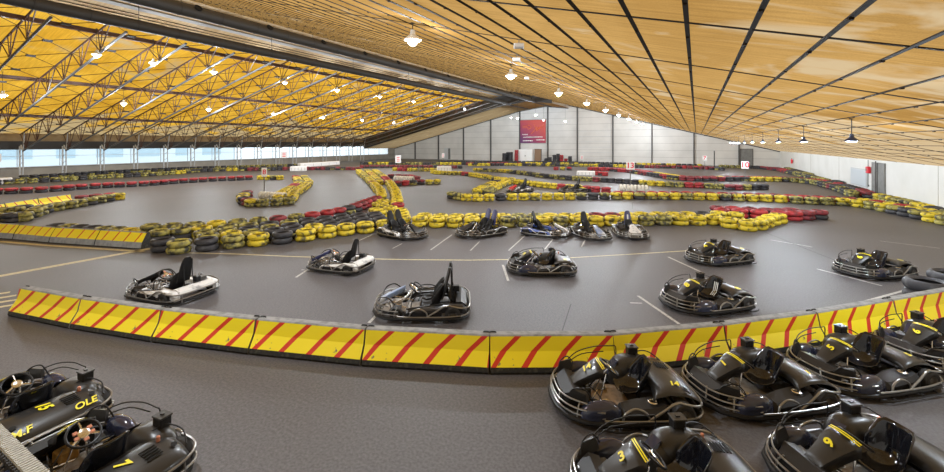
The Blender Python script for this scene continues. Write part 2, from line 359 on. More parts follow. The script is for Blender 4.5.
# dark posts on the end wall
PX=[]
for q in [415.5,438.8,463.8,491,520,548,577.5,613,652,694,739]:
    PX.append(Y1*math.tan(math.atan((q-472)/412.)-PSI))
def ztop(x): 
    lo=[(-60.7,2.35),(-42.6,6.75),(-30,9.75),(-24.9,10.45),(-20.5,9.95)]
    for (a,b),(c,d) in zip(lo,lo[1:]):
        if a<=x<=c: return b+(d-b)*(x-a)/(c-a)
    return zroof(x)
for x in PX:
    p=MB(); h=ztop(x); p.box((x,Y1-.12,h/2),(.19,.24,h)); p.box((x-.08,Y1-.25,h/2),(.03,.05,h)); trim(p,M['postgrey'])
p=MB(); p.tube([(XR,Y1-.06,zroof(XR)-.1),(-20.5,Y1-.06,zroof(-20.5)-.1)],.07,6); p.tube([(-20.5,Y1-.06,9.85),(-24.9,Y1-.06,10.35),(-30,Y1-.06,9.65),(XL,Y1-.06,2.3)],.07,6); trim(p,M['dark'])
# big bay of ribbed shutter (between two posts)
p=MB()
for k in range(6): p.box(((PX[6]+PX[7])/2,Y1-.05,.9+k*.95),(PX[7]-PX[6]-.3,.06,.05))
trim(p,M['frame'])
# windows along the left wall, one pane bay between the columns
ncol=20; YC=[5.05+3.2*k-3.2 for k in range(ncol+1)]    # truss / column lines
for k in range(-2,22):
    y0=1.85+3.2*k; y1=y0+3.2
    w=MB()
    w.box((XL,y0,1.95),(.08,.05,1.9),0); w.box((XL,(y0+y1)/2,1.05),(.10,3.2,.07),0); w.box((XL,(y0+y1)/2,2.87),(.10,3.2,.07),0); w.box((XL,(y0+y1)/2,2.15),(.05,3.2,.045),0)
    fr=struct(w.build('window_%d'%(k+3),M['frame'],smooth=0))
    g=MB(); g.box((XL-.02,(y0+y1)/2,1.96),(.012,3.1,1.78)); g.build('window_pane',M['glass'],fr,smooth=0)
w=MB(); w.box((XL-.1,73.35,1.9),(.2,2.3,2.0)); w.box((XL-.1,-5.3,1.9),(.2,1.6,2.0)); struct(w.build('wall_left_end',M['sill'],smooth=0))
# outdoors: paving and a pale office block
g=MB(); quadbox(g,[(XL-.2,-60,-.1),(-200,-60,-.1),(-200,160,-.1),(XL-.2,160,-.1)],(0,0,-.1)); struct(g.build('ground',M['ground'],smooth=0))
b=empty('office_building',(-92,22,0),0,'pale office block seen outside through the strip of left windows','building')
q=MB(); q.box((0,0,4.5),(8,64,9.2)); q.build('wall',M['facade'],b,smooth=0)
for k in range(11):
    for j in range(2):
        q=MB(); q.box((4.03,-29+k*5.6,1.9+j*3.6),(.12,3.6 if k%3 else 2.2,1.5)); q.build('window',M['facwin'],b,smooth=0)
# right-hand wall fittings
d=MB(); d.box((XR-.04,37.15,1.1),(.08,2.2,2.2),0); d.box((XR-.085,37.15,1.1),(.02,.03,2.15),1); 
d1=struct(d.build('door_1',[M['doorgrey'],M['dark']],smooth=0))
q=MB(); q.box((XR-.11,37.45,1.05),(.05,.12,.04)); q.build('door_handle',M['greysteel'],d1)
p=MB(); p.tube([(XR-.14,37.3,2.3),(XR-.14,37.3,.0)],.035,8); p.box((XR-.08,37.3,1.6),(.1,.1,.03)); trim(p,M['greysteel'],30)
p=MB(); p.tube([(XR-.05,39.0,2.32),(XR-.05,39.0,.5)],.02,6); p.box((XR-.04,39.0,.5),(.06,.09,.12)); trim(p,M['greysteel'],30)
w=MB(); w.box((XR-.03,41.0,.98),(.06,3.5,1.3),0); fr=struct(w.build('window_30',M['frame'],smooth=0))
g=MB(); g.box((XR-.07,41.0,.98),(.03,3.3,1.14)); g.build('window_panel',mat('bluish_panel',(.60,.66,.70),.35),fr,smooth=0)
a=empty('alarm_box',(XR-.025,38.75,1.62),0,'small red box on the white right wall beside the grey door','alarm box')
q=MB(); q.box((-.09,0,0),(.18,.42,.46),ch=.03); q.build('case',M['signred'],a); q=MB(); q.box((-.19,.05,.02),(.02,.16,.18)); q.build('cover_plate',M['brown'],a); q=MB(); q.box((-.08,.3,.08),(.12,.16,.24),ch=.02); q.build('side_bracket',M['signred'],a)
a=empty('fire_extinguisher',(XR-.17,64.9,.95),0,'small red fire extinguisher hung on the right wall near the far corner','fire extinguisher')
q=MB(); q.lathe([(0,0),(.10,0),(.11,.03),(.11,.42),(.08,.5),(.03,.54),(.03,.58),(0,.58)],16); q.build('cylinder',M['signred'],a); q=MB(); q.box((0,0,.62),(.05,.2,.07),ch=.01); q.tube([(0,.1,.6),(0,.17,.4),(0,.14,.12)],.02,6); q.build('valve',M['kmatt'],a); q=MB(); q.box((.1,0,.3),(.08,.2,.05)); q.build('wall_bracket',M['kmatt'],a)
# far wall fittings
d=MB(); d.box((6.6,Y1-.05,1.28),(1.45,.1,2.55),0); d.box((6.6,Y1-.03,1.3),(1.7,.06,2.75),1); d2=struct(d.build('door_2',[M['doorgrey'],M['greysteel']],smooth=0))
d=MB(); d.box((-46.5,Y1-.05,1.25),(1.5,.1,2.5),0); d.box((-46.0,Y1-.12,1.25),(.5,.06,2.3),1); d3=struct(d.build('door_3',[M['frame'],M['doorgrey']],smooth=0))
a=empty('storage_cabinet',(-27.5,71.2,0),0,'white double-door storage cabinet against the far wall below the red banner','cabinet')
q=MB(); q.box((0,0,1.2),(2.7,.8,2.3),ch=.02); q.build('body',M['white'],a)
for s in(-1,1):
    q=MB(); q.box((s*.66,-.42,1.22),(1.26,.05,2.1)); dd=q.build('door',M['white'],a,smooth=0); q=MB(); q.box((s*.08,-.46,1.2),(.04,.05,.3)); q.build('handle',M['greysteel'],dd)
q=MB(); q.box((0,0,.03),(2.6,.7,.06)); q.build('plinth',M['dark'],a)
a=empty('wooden_panel',(-25.3,71.4,0),0,'tall brown wooden panel standing just right of the white cabinet','panel')
q=MB(); q.box((0,0,1.2),(1.2,.12,2.4)); q.build('board',M['brown'],a,smooth=0); q=MB(); q.box((0,0,2.42),(1.35,.2,.06)); q.box((.64,0,1.2),(.07,.18,2.4)); q.build('edge_frame',M['dark'],a,smooth=0)
# red banner with a violet lower left and pale lettering
def banner_mat():
    m=mat('banner_print',(.5,.05,.06),.5); nt=m.node_tree; N=nt.nodes; L=nt.links; b=N['Principled BSDF']; tc=N.new('ShaderNodeTexCoord'); sx=N.new('ShaderNodeSeparateXYZ'); L.new(tc.outputs['Object'],sx.inputs[0])
    a=N.new('ShaderNodeMath'); a.operation='MULTIPLY_ADD'; L.new(sx.outputs['X'],a.inputs[0]); a.inputs[1].default_value=.09; a.inputs[2].default_value=.5
    c=N.new('ShaderNodeMath'); c.operation='MULTIPLY_ADD'; L.new(sx.outputs['Z'],c.inputs[0]); c.inputs[1].default_value=.13; L.new(a.outputs[0],c.inputs[2])
    r=N.new('ShaderNodeValToRGB'); e=r.color_ramp.elements; e[0].position=.1; e[0].color=(.13,.03,.13,1); e[1].position=.75; e[1].color=(.55,.05,.03,1); x=r.color_ramp.elements.new(.4); x.color=(.34,.03,.08,1); L.new(c.outputs[0],r.inputs['Fac']); L.new(r.outputs[0],b.inputs['Base Color']); return m
a=empty('wall_banner',(-27.3,Y1-.2,5.72),0,'large square red and violet banner on the far wall above the cabinet','banner')
q=MB(); q.box((0,0,0),(5.1,.05,4.35)); q.build('sheet',banner_mat(),a,smooth=0)
q=MB()
random.seed(3)
for (x0,x1,z) in [(-2.1,-.9,-.55),(-1.3,1.9,-1.05),(-1.9,-.2,-1.1),(.7,2.2,-1.6),(-2.0,.0,-1.75)]:
    x=x0
    while x<x1-.1:
        l=random.uniform(.12,.34); q.box((x+l/2,-.04,z),(l,.02,.16)); x+=l+.07
q.build('lettering',M['signwhite'],a,smooth=0)
q=MB()
q.tube([(-2.1,-.05,.75),(-.9,-.05,.75)],.05,4); q.tube([(-2.1,-.05,1.05),(-1.1,-.05,1.05)],.06,4); q.tube([(-1.0,-.05,1.25),(-.35,-.05,1.0),(-.5,-.05,.6),(-1.0,-.05,.5)],.05,4,sub=4); q.tube([(-.4,-.05,-.5),(.3,-.05,.2),(.9,-.05,.9),(.7,-.05,.1),(1.5,-.05,.9)],.05,4,sub=5); q.tube([(.2,-.05,1.4),(.8,-.05,.4),(1.4,-.05,.6),(2.2,-.05,1.2)],.04,4,sub=5)
q.build('swirl_print',mat('banner_orange',(.85,.22,.08),.5),a)
q=MB(); q.box((0,-.01,2.2),(5.2,.08,.06)); q.build('top_rail',M['dark'],a,smooth=0)
# ------------------------------------------------------------------ roof trusses with their columns, bracing between them
def ordinal(n):
    one=['','first','second','third','fourth','fifth','sixth','seventh','eighth','ninth','tenth','eleventh','twelfth','thirteenth','fourteenth','fifteenth','sixteenth','seventeenth','eighteenth','nineteenth']
    tens=['','','twenty','thirty','forty','fifty','sixty','seventy','eighty','ninety']; tth=['','','twentieth','thirtieth','fortieth','fiftieth','sixtieth','seventieth','eightieth','ninetieth']
    if n<20: return one[n]
    if n>=100: return ('one hundred and '+ordinal(n-100)) if n>100 else 'hundredth'
    return tth[n//10] if n%10==0 else tens[n//10]+'-'+one[n%10]
YT=[1.85+3.2*k for k in range(0,20)]
XA,XB=-31.2,-59.6; NP=10; dx=(XB-XA)/NP
proto=None
def truss():
    t=empty('roof_truss',(0,0,0))
    q=MB(); q.tube([(XA,0,zroof(XA)-.32),(XB,0,zroof(XB)-.32)],.06,8); q.build('top_chord',M['redsteel'],t)
    q=MB(); q.tube([(XA+2.0,0,zroof(XA+2)-1.67),(XB+.6,0,2.72)],.075,8); q.build('bottom_chord',M['greysteel'],t)
    q=MB()
    for k in range(NP):
        xb=XA+dx*(k+.5); zb=zroof(XA)-1.65+(2.72-zroof(XA)+1.65)*(xb-XA)/(XB+.6-XA)
        for o,yy in ((-1.5,0),(-.32,.0),(.32,.0),(1.5,0)):
            xt=xb+o; q.tube([(xb,0,zb),(xt,yy,zroof(xt)-.32)],(.027 if abs(o)<1 else .033),5)
    q.build('web_bars',M['redsteel'],t)
    zc=2.70
    q=MB(); q.tube([(XB+.45,0,0),(XB+.6,0,1.1),(XB+.55,0,zc),(XB+.0,0,3.3)],.06,8)
    q.tube([(XB+.55,0,zc),(XB+1.0,0,zroof(XB+1)-.4)],.05,8); q.box((XB+.45,0,.03),(.35,.35,.06)); q.build('strut',M['palesteel'],t)
    q=MB(); q.box((XB-.35,0,1.6),(.10,.13,3.2)); q.box((XB-.35,0,.02),(.35,.3,.04))
    for k in range(3): q.tube([(XB-.3,0,.5+k*.8),(XB+.5,0,.9+k*.75)],.02,5)
    q.build('column',M['palesteel'],t); return t
proto=truss()
for k,y in enumerate(YT):
    o=proto if k==0 else copy_tree(proto); o.location=(0,y,0)
    tag(o,'steel lattice roof truss with grey columns at the windows, %s from the viewer'%ordinal(k+1),'roof truss','roof trusses under the orange membrane')
def bracing():
    t=empty('roof_bracing',(0,0,0)); c=MB()
    for k in range(NP):
        x0=XA+dx*k; x1=x0+dx; z0=zroof(x0)-.34; z1=zroof(x1)-.34
        c.tube([(x0,0,z0),(x1,3.2,z1)],.02,4); c.tube([(x1,0,z1),(x0,3.2,z0)],.02,4)
        if k==0: pl=MB(); pl.box((0,0,0),(.3,.42,.11)); po=pl.build('clamp_plate',M['dark'],t,smooth=0)
        else: po=po.copy(); col.objects.link(po); po.parent=t
        po.location=((x0+x1)/2,1.6,(z0+z1)/2-.02)
    c.build('cables',M['purlin'],t,smooth=0); return t
pb=bracing()
for k in range(len(YT)-1):
    o=pb if k==0 else copy_tree(pb); o.location=(0,YT[k],0)
    tag(o,'crossing bracing cables with clamp plates behind the %s roof truss from the viewer'%ordinal(k+1),'bracing','cable bracing between the trusses')
# ------------------------------------------------------------------ air ducts
def duct(x,z,r_,label,noz):
    t=empty('air_duct',(x,0,z),0,label,'air duct')
    q=MB(); q.tube([(0,Y0+.3,0),(0,Y1-.9,0)],r_,28); q.lathe([(0,0),(r_,0)],28,Matrix.Translation((0,Y1-.9,0))@Matrix.Rotation(R(90),4,'X')); q.build('tube',M['duct'],t)
    q=MB(); y=1.0; q.lathe([(r_+.012,-.03),(r_+.022,0),(r_+.012,.03)],28,Matrix.Rotation(R(90),4,'X')); so=q.build('seam_ring',M['dark'],t)
    while y<72:
        so.location=(0,y,0); y+=2.1
        if y<72: so=so.copy(); col.objects.link(so); so.parent=t
    y=3.2
    while y<72:
        q=MB(); zt=zroof(x)-z; q.tube([(0,y,r_-.01),(0,y,zt)],.015,5); q.box((0,y,r_+.01),(.16,.1,.03)); q.build('hanger',M['dark'],t); y+=8.4
    if noz:
        y=3.9
        while y<72:
            Mx=Matrix.Translation((0,y,0))@Matrix.Rotation(R(55),4,'Y'); q=MB()
            q.lathe([(0,r_-.01),(.19,r_-.01),(.2,r_+.05),(.16,r_+.06),(.15,r_+.02),(0,r_+.02)],18,Mx); q.build('nozzle',M['hole'],t); y+=4.2
duct(-23.6,10.5,.33,'grey spiral air duct with round black nozzles, nearer the tan ceiling',True)
duct(-28.1,10.24,.31,'plain grey spiral air duct along the edge of the orange roof',False)
# ------------------------------------------------------------------ pendant lamps
def lamp(x,y,z,cord,label,group,cool=False,power=0,big=1.0):
    t=empty('pendant_lamp',(x,y,z),0,label,'lamp',group)
    q=MB(); q.tube([(0,0,.3*big),(0,0,cord)],.012,5); q.lathe([(0,cord-.02),(.06,cord-.02),(.05,cord+.02)],8); q.build('cord',M['lampblack'],t)
    q=MB(); b=big; q.lathe([(0,.34*b),(.07*b,.34*b),(.09*b,.2*b),(.26*b,.05*b),(.28*b,.0),(.265*b,.0),(.24*b,.05*b),(.06*b,.17*b),(0,.17*b)],20); q.build('lamp_shade',M['lampblue'] if cool else M['lampwhite'],t)
    q=MB()
    if cool: q.lathe([(0,-.02),(.16*b,-.01),(.23*b,.03*b),(.2*b,.06*b),(0,.08*b)],16)
    else: q.lathe([(0,-.16),(.09*b,-.14),(.155*b,-.08),(.18*b,.0),(.15*b,.08*b),(0,.15*b)],16)
    q.build('bulb',M['bulbcool'] if cool else M['bulb'],t)
    ld=bpy.data.lights.new('lamp_light','POINT'); ld.shadow_soft_size=.09*b; ld.energy=power*3; ld.color=(.84,.92,1.0) if not cool else (.78,.89,1)
    lo=bpy.data.objects.new('lamp_light',ld); col.objects.link(lo); lo.parent=t; lo.location=(0,0,-.26*b)
for k,(x,y) in enumerate([(-3.96,9.75),(-5.37,13.0),(-8.2,21.3)]):
    z=zroof(x)
    t=empty('ceiling_sensor',(x,y,z-.03),.4,'small white box fitting under the tan ceiling beside the bright lamps, %s from the viewer'%ordinal(k+1),'sensor','small white fittings under the tan ceiling')
    q=MB(); q.tube([(0,0,0),(0,0,-.12)],.012,6); q.build('stem',M['greysteel'],t); q=MB(); q.box((0,0,-.17),(.26,.2,.11),ch=.015); q.build('case',M['signwhite'],t)
    q=MB(); q.tube([(0,.1,-.13),(.2,.25,-.25),(.5,.4,-.22),(.7,.5,.0-.26*.7*.9)],.006,5,sub=5); q.build('cable',M['signwhite'],t)
LP=.21
for k in range(10):
    y=2.5+7.3*k; x=-7.33; z=H+3.02
    lamp(x,y,z,zroof(x)-z,'glaring white pendant lamp below the tan ceiling, %s of its row from the viewer'%ordinal(k+1),'bright lamps under the tan ceiling',False,1500*LP,.9)
for k in range(10):
    y=9.1+5.75*k; x=3.72; z=H+.05
    lamp(x,y,z,zroof(x)-z,'dark conical pendant lamp in the right-hand row, %s from the viewer'%ordinal(k+1),'conical lamps near the right wall',True,520*LP,.6)
for i,(x,ys) in enumerate([(-32.4,[11.2,14.2,18.2,24.4,30.5,37,43.5,50,57]),(-41.8,[9.4,16.2,23,30,37,44,51])]):
    for k,y in enumerate(ys):
        z=zroof(x)-2.0
        lamp(x,y,z,1.6,'white lamp under the orange roof, %s in the row nearer the %s'%(ordinal(k+1),['air ducts','windows'][i]),'lamps under the orange roof',False,1300*LP,.9)
for k,(x,y,z) in enumerate([(-20.5,50,6.8),(-19.0,56,6.8),(-17.6,62,6.9),(-24.0,66.5,8.3),(-28.5,66.5,8.0)]):
    lamp(x,y,z,min(zroof(x),ztop(x)if y>64.6 else 99)-z,'small pendant lamp hanging before the far wall, %s from the viewer'%ordinal(k+1),'lamps before the far wall',False,700*LP,.8)
# ------------------------------------------------------------------ striped concrete barriers
def barrier(p0,p1,label,group,foot='byelfoot',lean=.40,nst=4.0,ph=.15,sw=.10,hs=1.0,endm=1,split=None):
    """one two-metre jersey block, striped face towards -y in its own frame"""
    a=Vector((*p0,0)); b=Vector((*p1,0)); L_=(b-a).length-.035; c=(a+b)/2; ang=math.atan2((b-a).y,(b-a).x)
    t=empty('concrete_barrier',c,ang,label,'barrier',group)
    h=L_/2; P=[(-.25,.0),(-.27,.04),(-.25,.105),(-.13,.29),(-.085,.50),(-.06,.515),(.06,.515),(.085,.50),(.13,.29),(.25,.125),(.25,0)]
    if split: P=[(-.23,.0),(-.24,.02),(-.235,.035),(-.19,split),(-.035,.50),(-.025,.51),(.05,.51),(.07,.50),(.12,.2),(.17,.07),(.17,0)]
    P=[(y+.25,z*hs) for y,z in P]
    q=MB()
    # body: rubber base, back and top, ends
    def strip(i,j,m):
        q.add([(-h,*P[i]),(h,*P[i]),(h,*P[j]),(-h,*P[j])],[(0,1,2,3)],m)
    strip(0,1,0); strip(1,2,0); strip(4,5,1); strip(5,6,1); strip(6,7,1); strip(7,8,1); strip(8,9,1); strip(9,10,0); strip(10,0,0)
    for s in(-1,1): q.add([(s*h,*p) for p in P],[tuple(range(len(P)))],0 if split else 1)
    q.build('block',[M['bblack'],M['bconc']],t,smooth=0)
    # striped face sheet: three levels
    lv=[(P[2],0.0),(P[3],lean*.42),(P[4],lean)]
    edges=[]
    k=-2
    pitch=L_/nst
    while True:
        x0=-h+ph*pitch+k*pitch
        if x0-abs(lean)>h: break
        edges.append(x0); k+=1
    q=MB()
    for lo,hi,mf in ((0,1,1),(1,2,0)):
        (A,sa),(B,sb)=lv[lo],lv[hi]
        if split and lo==0: q.add([(-h,A[0]-.003,A[1]),(h,A[0]-.003,A[1]),(h,B[0]-.003,B[1]),(-h,B[0]-.003,B[1])],[(0,1,2,3)],1); continue
        cl=lambda v:max(-h,min(h,v))
        prev=(-h,-h)
        for x0 in edges:
            a0,a1,b0,b1=x0+sa,x0+sa+sw,x0+sb,x0+sb+sw
            for (l0,l1,r0,r1,m) in ((prev[0],prev[1],a0,b0,mf),(a0,b0,a1,b1,2)):
                l0,l1,r0,r1=cl(l0),cl(l1),cl(r0),cl(r1)
                if r0-l0>1e-4 or r1-l1>1e-4:
                    o=-.003
                    q.add([(l0,A[0]+o,A[1]),(r0,A[0]+o,A[1]),(r1,B[0]+o,B[1]),(l1,B[0]+o,B[1])],[(0,1,2,3)],m)
            prev=(a1,b1)
        l0,l1=cl(prev[0]),cl(prev[1])
        if h-l0>1e-4 or h-l1>1e-4: q.add([(l0,A[0]-.003,A[1]),(h,A[0]-.003,A[1]),(h,B[0]-.003,B[1]),(l1,B[0]-.003,B[1])],[(0,1,2,3)],mf)
    q.build('striped_face',[M['byel'],M[foot],M['bred']],t,smooth=0)
    for s in(-1,1):
        q=MB(); q.tube([(s*(h-.10),.27,.515*hs),(s*(h-.08),.27,.528*hs),(s*(h-.02),.27,.528*hs),(s*(h),.27,.515*hs)],.012,6); q.build('lifting_eye',M['kmatt'],t)
    return t
BP=[(-12.25,2.83),(-10.36,3.19),(-8.40,3.66),(-6.51,4.22),(-4.62,4.84),(-2.75,5.60),(-1.05,6.55),(.50,7.80),(1.98,9.16),(3.40,10.60),(4.80,12.05),(6.15,13.55)]
NM=['at its open left end','','','','','','','','','','at the right edge of the photo']
for k in range(len(BP)-1):
    lab='yellow red-striped concrete barrier, %s from the left in the long near row'%ordinal(k+1)
    barrier(BP[k],BP[k+1],lab,'striped barriers of the near row',ph=random.uniform(-.06,.10),nst=4.0)
LB=[(-25.3,4.3),(-23.5,4.62),(-21.75,5.12),(-19.9,5.55),(-17.95,6.12),(-16.05,6.68)]
for k in range(len(LB)-1):
    barrier(LB[k],LB[k+1],'grey-footed yellow barrier, %s from left in the row beside the dark tyres'%ordinal(k+1),'grey-footed barriers on the left',foot='bblue',lean=.22,nst=4.2,sw=.05,split=.22,ph=random.uniform(.1,.4))
BB=[(-27.3,4.3),(-28.6,5.6),(-30.0,6.95),(-31.1,8.4),(-32.0,10.0)]
for k in range(len(BB)-1):
    t=barrier(BB[k],BB[k+1],'yellow barrier in the left background row, %s from the photo edge'%ordinal(k+1),'barriers behind the green tyres',foot='byelfoot',lean=-.25,nst=3.4,sw=.07,ph=.3)
# ------------------------------------------------------------------ tyres
TR=.345; TH=.205
def tyre_mesh(name,m,seg,full=True):
    R0=TR
    if full: prof=[(.205,.05),(.23,.018),(.265,.0),(.305,.014),(.331,.045),(R0-.003,.075),(R0,.1),(R0-.003,.13),(.331,.16),(.305,.191),(.265,.205),(.23,.187),(.205,.155),(.23,.145),(.305,.14),(.31,.065),(.23,.06)]
    else: prof=[(.215,.03),(.29,.0),(R0,.05),(R0,.155),(.29,.205),(.215,.175),(.30,.14),(.30,.06)]
    q=MB(); q.lathe(prof,seg,loop=True)
    o=q.build(name,M[m]); me=o.data; bpy.data.objects.remove(o); return me
COL={'y':'ty_yellow','f':'ty_faded','b':'ty_black','r':'ty_red','m':'ty_maroon','w':'ty_white'}
CN={'y':'yellow','f':'faded yellow','b':'black','r':'red','m':'dark red','w':'white'}
TM={k:tyre_mesh('tyre_'+v,v,28) for k,v in COL.items()}
ROWS={
'near': [(-14.55,7.06),(-14.17,7.48),(-13.85,8.08),(-13.40,8.62),(-13.07,9.09),(-12.69,9.64),(-12.31,10.26),(-12.07,10.92),(-11.76,11.59),(-11.46,12.11),(-10.94,12.80)],
'upper': [(-16.26,10.17),(-15.82,11.08),(-15.52,11.72),(-15.23,12.25),(-15.05,12.99),(-14.96,13.87),(-15.13,15.15),(-15.76,16.73),(-16.42,18.42)],
'column_left': [(-35.10,36.34),(-29.60,31.42),(-24.77,27.11),(-21.27,23.86),(-18.59,21.34),(-16.44,18.87),(-14.45,16.36),(-12.56,14.36),(-11.25,13.16)],
'column_right': [(-33.39,37.28),(-27.14,31.45),(-21.97,26.32),(-17.93,22.00),(-15.35,19.01),(-13.31,16.64),(-11.41,14.48)],
'grid': [(-10.97,13.99),(-10.31,14.23),(-9.79,14.36),(-8.83,14.79),(-7.10,15.83),(-6.19,16.36),(-4.33,17.46),(-1.81,19.14),(-0.33,19.99),(0.61,20.62),(0.96,20.44),(1.37,19.90),(2.01,19.80),(2.79,21.66),(3.14,22.34)],
'islandred': [(1.06,22.86),(1.99,23.07),(2.96,23.16),(3.57,23.09),(4.42,23.95),(4.97,24.44)],
'long': [(-13.64,22.37),(-12.69,21.87),(-11.79,21.88),(-10.43,23.10),(-7.34,25.13),(-4.05,27.21),(-0.03,29.13),(2.76,29.84),(3.89,30.21),(5.43,30.04),(7.01,30.34),(7.57,30.35),(8.20,29.33),(8.60,28.15),(8.89,27.21),(9.09,26.32),(9.37,25.19)],
'vee': [(-12.46,24.98),(-13.17,27.56),(-13.79,30.35),(-14.57,34.22)],
'veeleg': [(-26.66,39.51),(-24.40,38.72),(-22.89,39.22),(-20.26,37.92),(-17.34,35.55),(-15.09,33.42)],
'veetail': [(-13.49,32.79),(-11.80,31.87),(-9.76,30.91),(-7.90,30.42),(-6.15,29.99),(-5.60,29.96)],
'rsix': [(-24.17,45.24),(-20.16,45.06),(-16.70,42.91),(-13.92,40.39),(-11.00,39.00),(-8.20,38.22),(-7.30,38.17),(-4.95,37.61),(-3.23,36.96),(-1.30,36.70),(0.23,36.87),(1.44,36.73),(2.23,36.26),(4.44,37.82)],
'rseven': [(-30.70,55.67),(-25.15,58.70),(-18.11,60.98),(-12.54,62.53),(-7.05,62.73),(-2.03,64.15),(0.75,63.67),(2.87,62.05)],
'reight': [(-12.07,53.94),(-9.31,53.73),(-6.81,51.75),(-4.15,47.40),(-2.02,43.87),(-0.29,43.17),(1.73,44.26),(3.85,45.18),(5.27,45.95),(7.21,46.56),(8.40,45.63),(8.88,43.96),(9.14,40.36),(9.10,37.57),(8.91,35.38)],
'wallside': [(3.07,69.03),(5.56,68.52),(7.31,68.70),(9.15,64.37),(9.48,57.94),(9.75,52.80),(9.84,47.98),(9.99,43.23)],
'wallnear': [(9.84,34.05),(10.06,32.32),(10.15,30.38),(10.18,28.68),(10.25,27.22)],
'redleft': [(-42.05,9.15),(-41.46,9.98),(-40.92,10.93),(-40.87,12.06),(-40.98,13.33),(-40.73,14.57),(-39.81,15.91),(-39.52,17.31),(-39.68,19.02),(-39.37,20.32),(-38.92,22.10),(-37.93,23.56),(-37.66,24.43)],
'redtail': [(-37.24,24.66),(-36.23,25.21),(-35.06,25.86)],
'wallleft': [(-51.83,11.28),(-51.47,13.05),(-51.13,14.71),(-51.59,16.78),(-51.40,20.29),(-51.00,21.22),(-51.51,24.69),(-52.69,27.64),(-52.43,29.77),(-50.41,32.57)],
'wallleftback': [(-57.26,14.28),(-57.35,16.88),(-58.89,20.65),(-59.08,24.52),(-58.88,28.81),(-57.65,32.54),(-55.62,36.23),(-52.57,42.18)],
'darkred': [(-49.65,32.34),(-45.05,37.07),(-38.57,39.94)],
'snake': [(-33.21,25.12),(-32.76,24.27),(-28.72,22.18),(-26.32,19.99),(-24.45,18.11)],
'snakeout': [(-33.22,27.11),(-28.22,23.52),(-25.80,21.00),(-23.26,18.19),(-21.43,16.59)],
'snakeloop': [(-20.53,15.73),(-20.76,15.05),(-21.14,14.55),(-21.51,14.15),(-22.76,14.50),(-24.24,15.28),(-25.72,16.55)],
'greenrow': [(-27.58,7.18),(-28.86,7.95),(-29.41,8.89),(-30.24,10.07),(-31.07,11.18),(-31.48,11.94)],
'greencorner': [(-27.16,6.15),(-26.44,6.29),(-26.55,6.62)],
'cornerback': [(-29.25,6.56),(-28.94,6.88),(-29.51,7.36)],
'maroon': [(-34.16,11.08),(-34.24,11.80),(-34.19,12.51)],
'behindbar': [(-23.00,6.65),(-22.28,6.83),(-21.02,7.21),(-19.72,7.53),(-18.57,7.87)],
'purple': [(-41.20,43.34),(-39.08,45.29),(-34.20,47.42),(-28.79,49.34)],
'farrow': [(-48.50,51.03),(-42.60,53.53),(-33.52,57.44),(-25.49,63.23),(-14.77,65.96)],
'farfar': [(-39.61,60.90),(-33.27,63.95),(-27.26,67.63),(-20.68,69.60),(-10.85,69.78),(0.44,69.58)],
'thirdrow': [(-33.55,41.16),(-30.78,41.63),(-28.36,43.15)],
'midisland': [(-24.98,29.08),(-22.33,26.75),(-21.40,26.90),(-21.07,27.80),(-20.55,28.65),(-19.88,29.01),(-19.55,29.58)],
'midislandback': [(-27.43,31.94),(-26.47,32.47),(-24.80,32.73),(-22.93,31.32)],
'redpair': [(-16.10,52.42),(-15.36,52.60),(-14.56,53.03)],
'redright': [(-9.51,46.34),(-8.65,45.72)],

}
def offs(p,k):
    P=[Vector((*q,0)) for q in p]; o=[]
    for i,v in enumerate(P):
        t=(P[min(i+1,len(P)-1)]-P[max(i-1,0)]).normalized(); o.append((v.x-t.y*k,v.y+t.x*k))
    return o
ROWS['second']=offs(ROWS['near'],.72); ROWS['third']=offs(ROWS['near'],1.44)[1:]; ROWS['fourth']=offs(ROWS['near'],2.16)[2:]
ROWS['upper']=[(-18.3,7.95),(-17.4,8.7),(-16.9,9.4)]+ROWS['upper'][1:]
ROWS['uppera']=[(-16.9,7.6),(-16.0,9.0),(-15.0,10.2)]
ROWS['fill']=[(-13.4,15.0),(-12.6,14.6),(-12.0,13.9)]; ROWS['fillb']=[(-14.0,16.2),(-13.3,15.9),(-12.6,15.3)]; ROWS['fillc']=[(-15.2,17.6),(-14.2,17.2),(-13.6,16.9)]
ROWS['gridback']=offs(ROWS['grid'][1:10],.74); ROWS['longback']=offs(ROWS['long'],.74)[5:]; ROWS['islandback']=offs(ROWS['islandred'],.74)[:5]; ROWS['islandmid']=[(.2,21.6),(1.4,21.9),(2.2,21.6)]
ROWS['veeback']=offs(ROWS['vee'],.74); ROWS['legback']=offs(ROWS['veeleg'],.8); ROWS['sixback']=offs(ROWS['rsix'],.75)
ROWS['eightback']=offs(ROWS['reight'],.78); ROWS['sidetwo']=[(10.2,66),(10.25,58.5),(10.28,53),(10.28,48),(10.28,42),(10.28,38.6)]
ROWS['greenback']=offs(ROWS['greenrow'],-.74)
ROWS['blocka']=[((a[0]+b[0])/2,(a[1]+b[1])/2) for a,b in zip([(-34.2,36.8),(-28.4,31.4),(-23.4,26.7),(-19.6,22.9),(-17.0,20.2),(-14.9,17.7),(-12.9,15.4)],[(-34.2,36.8),(-28.4,31.4),(-23.4,26.7),(-19.6,22.9),(-17.0,20.2),(-14.9,17.7),(-12.9,15.4)])]
ROWS['snake']=offs(ROWS['snakeout'],-.72)
